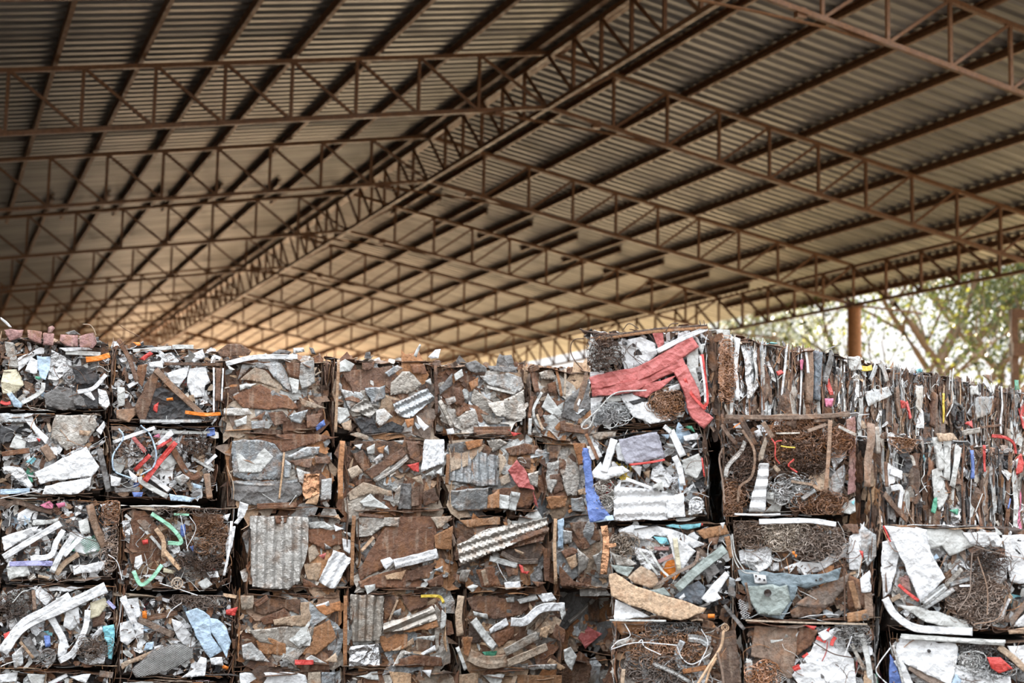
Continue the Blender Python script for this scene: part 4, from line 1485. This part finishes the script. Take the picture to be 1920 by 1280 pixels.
wall(E2, YAW + math.radians(53), 1.05, .54, 1.475, 3,
     ['bale side with a shiny bent plate and a white angle piece, beside the wire bale', 'bale side of pale grey crumpled strips on the lower side wall', 'bale side with a curved red strip and red lamp cover on the lower side wall'],
     ['s n 50:920,620 910,800 900,1000;s G 40:950,640 960,800;p S:1025,800 1080,780 1060,830 1030,830;s W 44:1030,900 1100,930;s W 28:1030,1010 1090,1010 1080,1130;s R 24:1000,850 1000,1000;s N 30:980,1040 1050,1120 1120,1200;m O 120:1100,700 80,80',
      's w 60:1320,700 1340,900;s w 50:1380,720 1370,960;p w a.014:1280,900 1340,880 1380,1050 1330,1140 1290,1050;s w 44:1440,760 1400,1000;p e:1290,1070 1310,1060 1290,1160 1270,1150;p e:1380,1140 1440,1130 1430,1170;s G 26:1450,680 1560,660;p T:1300,680 1400,680 1430,720 1320,730',
      's b 30:1520,780 1530,950;s r 20:1595,750 1600,910;s r 18:1640,695 1720,705 1770,740 1790,800;p r a.004:1790,830 1815,800 1830,860 1820,910 1790,930;p w:1770,840 1790,830 1785,890;s R 12:1560,645 1685,630;t K 4:1640,800 1650,760 1660,800 1655,880;s b 12:1740,1070 1725,1130;t w 3:1560,1040 1520,1150'], drop=.03)
# ---- plain bales that carry the upper side wall, out of sight behind the lower one
u = Vector((S(YAW + math.radians(41)), C(YAW + math.radians(41)), 0)); pl = Plane(E1, u)
for k in range(5):
    a, b = Vector(E1) + u * (1.05 * k + .01), Vector(E1) + u * (1.05 * k + 1.04)
    if k == 0: a, b = a + fh * .75 - u * .02, b + fh * .75 - u * .6  # first column added set back, blocks light in the slit between corner bales
    pk = Plane(a, b - a)
    W = [Vector((a.x, a.y, 1.98)), Vector((b.x, b.y, 1.99)), Vector((b.x, b.y, 0)), Vector((a.x, a.y, 0))]
    bale('rust', pk, W, 'plain rusty bale column behind the lower side wall carrying the upper one', '', depth=.5, group='bales behind the lower side wall', fill=.7)
u = Vector((S(YAW + math.radians(53)), C(YAW + math.radians(53)), 0)); p = Vector(E2); pl = Plane(p, u)
for k in (1, 2):
    a, b, zt = p + u * (1.05 * k + .01), p + u * (1.05 * k + 1.04), 1.465 - .03 * k
    for z0, z1 in ((0, zt / 3 - .01), (zt / 3 + .01, 2 * zt / 3 - .01), (2 * zt / 3 + .01, zt - .06)):
        W = [Vector((a.x, a.y, z1)), Vector((b.x, b.y, z1)), Vector((b.x, b.y, z0)), Vector((a.x, a.y, z0))]
        bale('strata', pl, W, 'rusty bale hidden behind the white appliance sheet bale under the lower side wall', '', depth=.5, group='bales under the lower side wall', fill=.5)


# ------------------------------------------------------------------ trees behind the shed
leafm = bpy.data.materials.new('leaf'); leafm.use_nodes = True
t = leafm.node_tree; bs = t.nodes['Principled BSDF']; at = nd(t, 'ShaderNodeAttribute', attribute_name='Col')
t.links.new(at.outputs['Color'], bs.inputs['Base Color']); bs.inputs['Roughness'].default_value = .5
tr = nd(t, 'ShaderNodeBsdfTranslucent'); mx = nd(t, 'ShaderNodeMixShader'); mx.inputs[0].default_value = .45
t.links.new(at.outputs['Color'], tr.inputs['Color']); t.links.new(bs.outputs[0], mx.inputs[1]); t.links.new(tr.outputs[0], mx.inputs[2])
t.links.new(mx.outputs[0], t.nodes['Material Output'].inputs['Surface'])

def tree(px, dist, hgt, crown, nleaf, lab, cat='tree', name='leafy_tree', lean=0, base=0.25, col=(.07, .10, .035), seed=0, leaf=.085):
    q = random.Random(seed); az = YAW + math.atan((px - 960) / F_PX)
    root = empty(name, Matrix.Translation((S(az) * dist, C(az) * dist, 0))); put(root, lab, cat, 'trees outside the shed')
    b = MB(); tips = []
    def grow(p, d, ln, r, lev):
        pts = [p]; 
        for i in range(5):
            d = (d + Vector((q.gauss(0, .13), q.gauss(0, .13), .05 * lev))).normalized(); p = p + d * ln / 5; pts.append(p)
            if lev >= 2: tips.append(p)
        b.tube(pts, r, (1, 1, 1), 0, 6, .6)
        if lev < 3:
            for i in range(4 if lev == 0 else 3):
                a = q.uniform(0, 6.28); s = q.uniform(.5, 1.0)
                nd_ = (d * .7 + Vector((C(a), S(a), .25)) * s).normalized(); st = pts[q.choice((3, 4, 5))] if lev else pts[q.choice((2, 3, 4, 5, 5))]
                grow(st, nd_, ln * q.uniform(.55, .75), r * .5, lev + 1)
    grow(Vector((0, 0, -.05)), Vector((lean, 0, 1)).normalized(), hgt * .5, hgt * .017, 0)
    b.build('trunk', M['bark'], root, smooth=True)
    f = MB()
    for i in range(int(nleaf * 1.9)):
        c = q.choice(tips); p = c + Vector((q.gauss(0, crown), q.gauss(0, crown), q.gauss(0, crown * .8)))
        if p.z < hgt * base: continue
        k = leaf * q.uniform(.6, 1.4); a = Vector((q.gauss(0, 1), q.gauss(0, 1), q.gauss(0, 1))).normalized(); e = a.orthogonal().normalized(); g2 = a.cross(e)
        m_ = q.uniform(.35, .9); yl = q.uniform(0, 1) ** 3
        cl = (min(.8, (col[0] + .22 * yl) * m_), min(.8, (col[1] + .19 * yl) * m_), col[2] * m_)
        f.add([p - e * k, p + g2 * k * .45 - e * k * .1, p + e * k, p - g2 * k * .45 - e * k * .1], [(0, 1, 2, 3)], cl)
    f.build('foliage', leafm, root)
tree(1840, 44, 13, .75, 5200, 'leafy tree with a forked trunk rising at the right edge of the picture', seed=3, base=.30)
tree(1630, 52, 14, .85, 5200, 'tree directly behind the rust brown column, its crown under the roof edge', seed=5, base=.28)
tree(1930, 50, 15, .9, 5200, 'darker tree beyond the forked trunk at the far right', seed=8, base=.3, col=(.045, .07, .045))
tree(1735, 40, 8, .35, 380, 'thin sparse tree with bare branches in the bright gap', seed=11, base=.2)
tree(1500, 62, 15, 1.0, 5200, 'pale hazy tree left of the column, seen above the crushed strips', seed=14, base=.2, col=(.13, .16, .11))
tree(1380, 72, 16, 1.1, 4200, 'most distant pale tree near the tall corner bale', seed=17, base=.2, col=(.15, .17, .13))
for i, (px, d, lab) in enumerate(((1450, 46, 'yellow green bush low at the left of the column'), (1660, 43, 'sunlit yellow green bush just right of the column'), (1760, 47, 'sunlit bush under the bright gap in the trees'), (1880, 41, 'bush at the foot of the forked tree'))):
    tree(px, d, 4.6, .7, 2600, lab, 'bush', 'bush', seed=30 + i, base=.05, col=(.24, .26, .07))
# orange frame outside at the right
az = YAW + math.atan((1908 - 960) / F_PX); root = empty('steel_frame', Matrix.Translation((S(az) * 32, C(az) * 32, 0)) @ Matrix.Rotation(-YAW, 4, 'Z'))
put(root, 'orange rusted open steel frame standing by the trees at the right edge', 'frame')
for nm, a, b_, w in (('post', (0, 0, 0), (0, 0, 6.0), .14), ('post', (1.7, 0, 0), (1.7, 0, 6.0), .14), ('crossbar', (-.07, 0, 5.9), (1.77, 0, 5.9), .2), ('crossbar', (-.07, 0, 5.12), (1.77, 0, 5.12), .28)):
    b = MB(); b.beam(a, b_, w, w, (0, 1, 0)); b.build(nm, M['steel'], root)
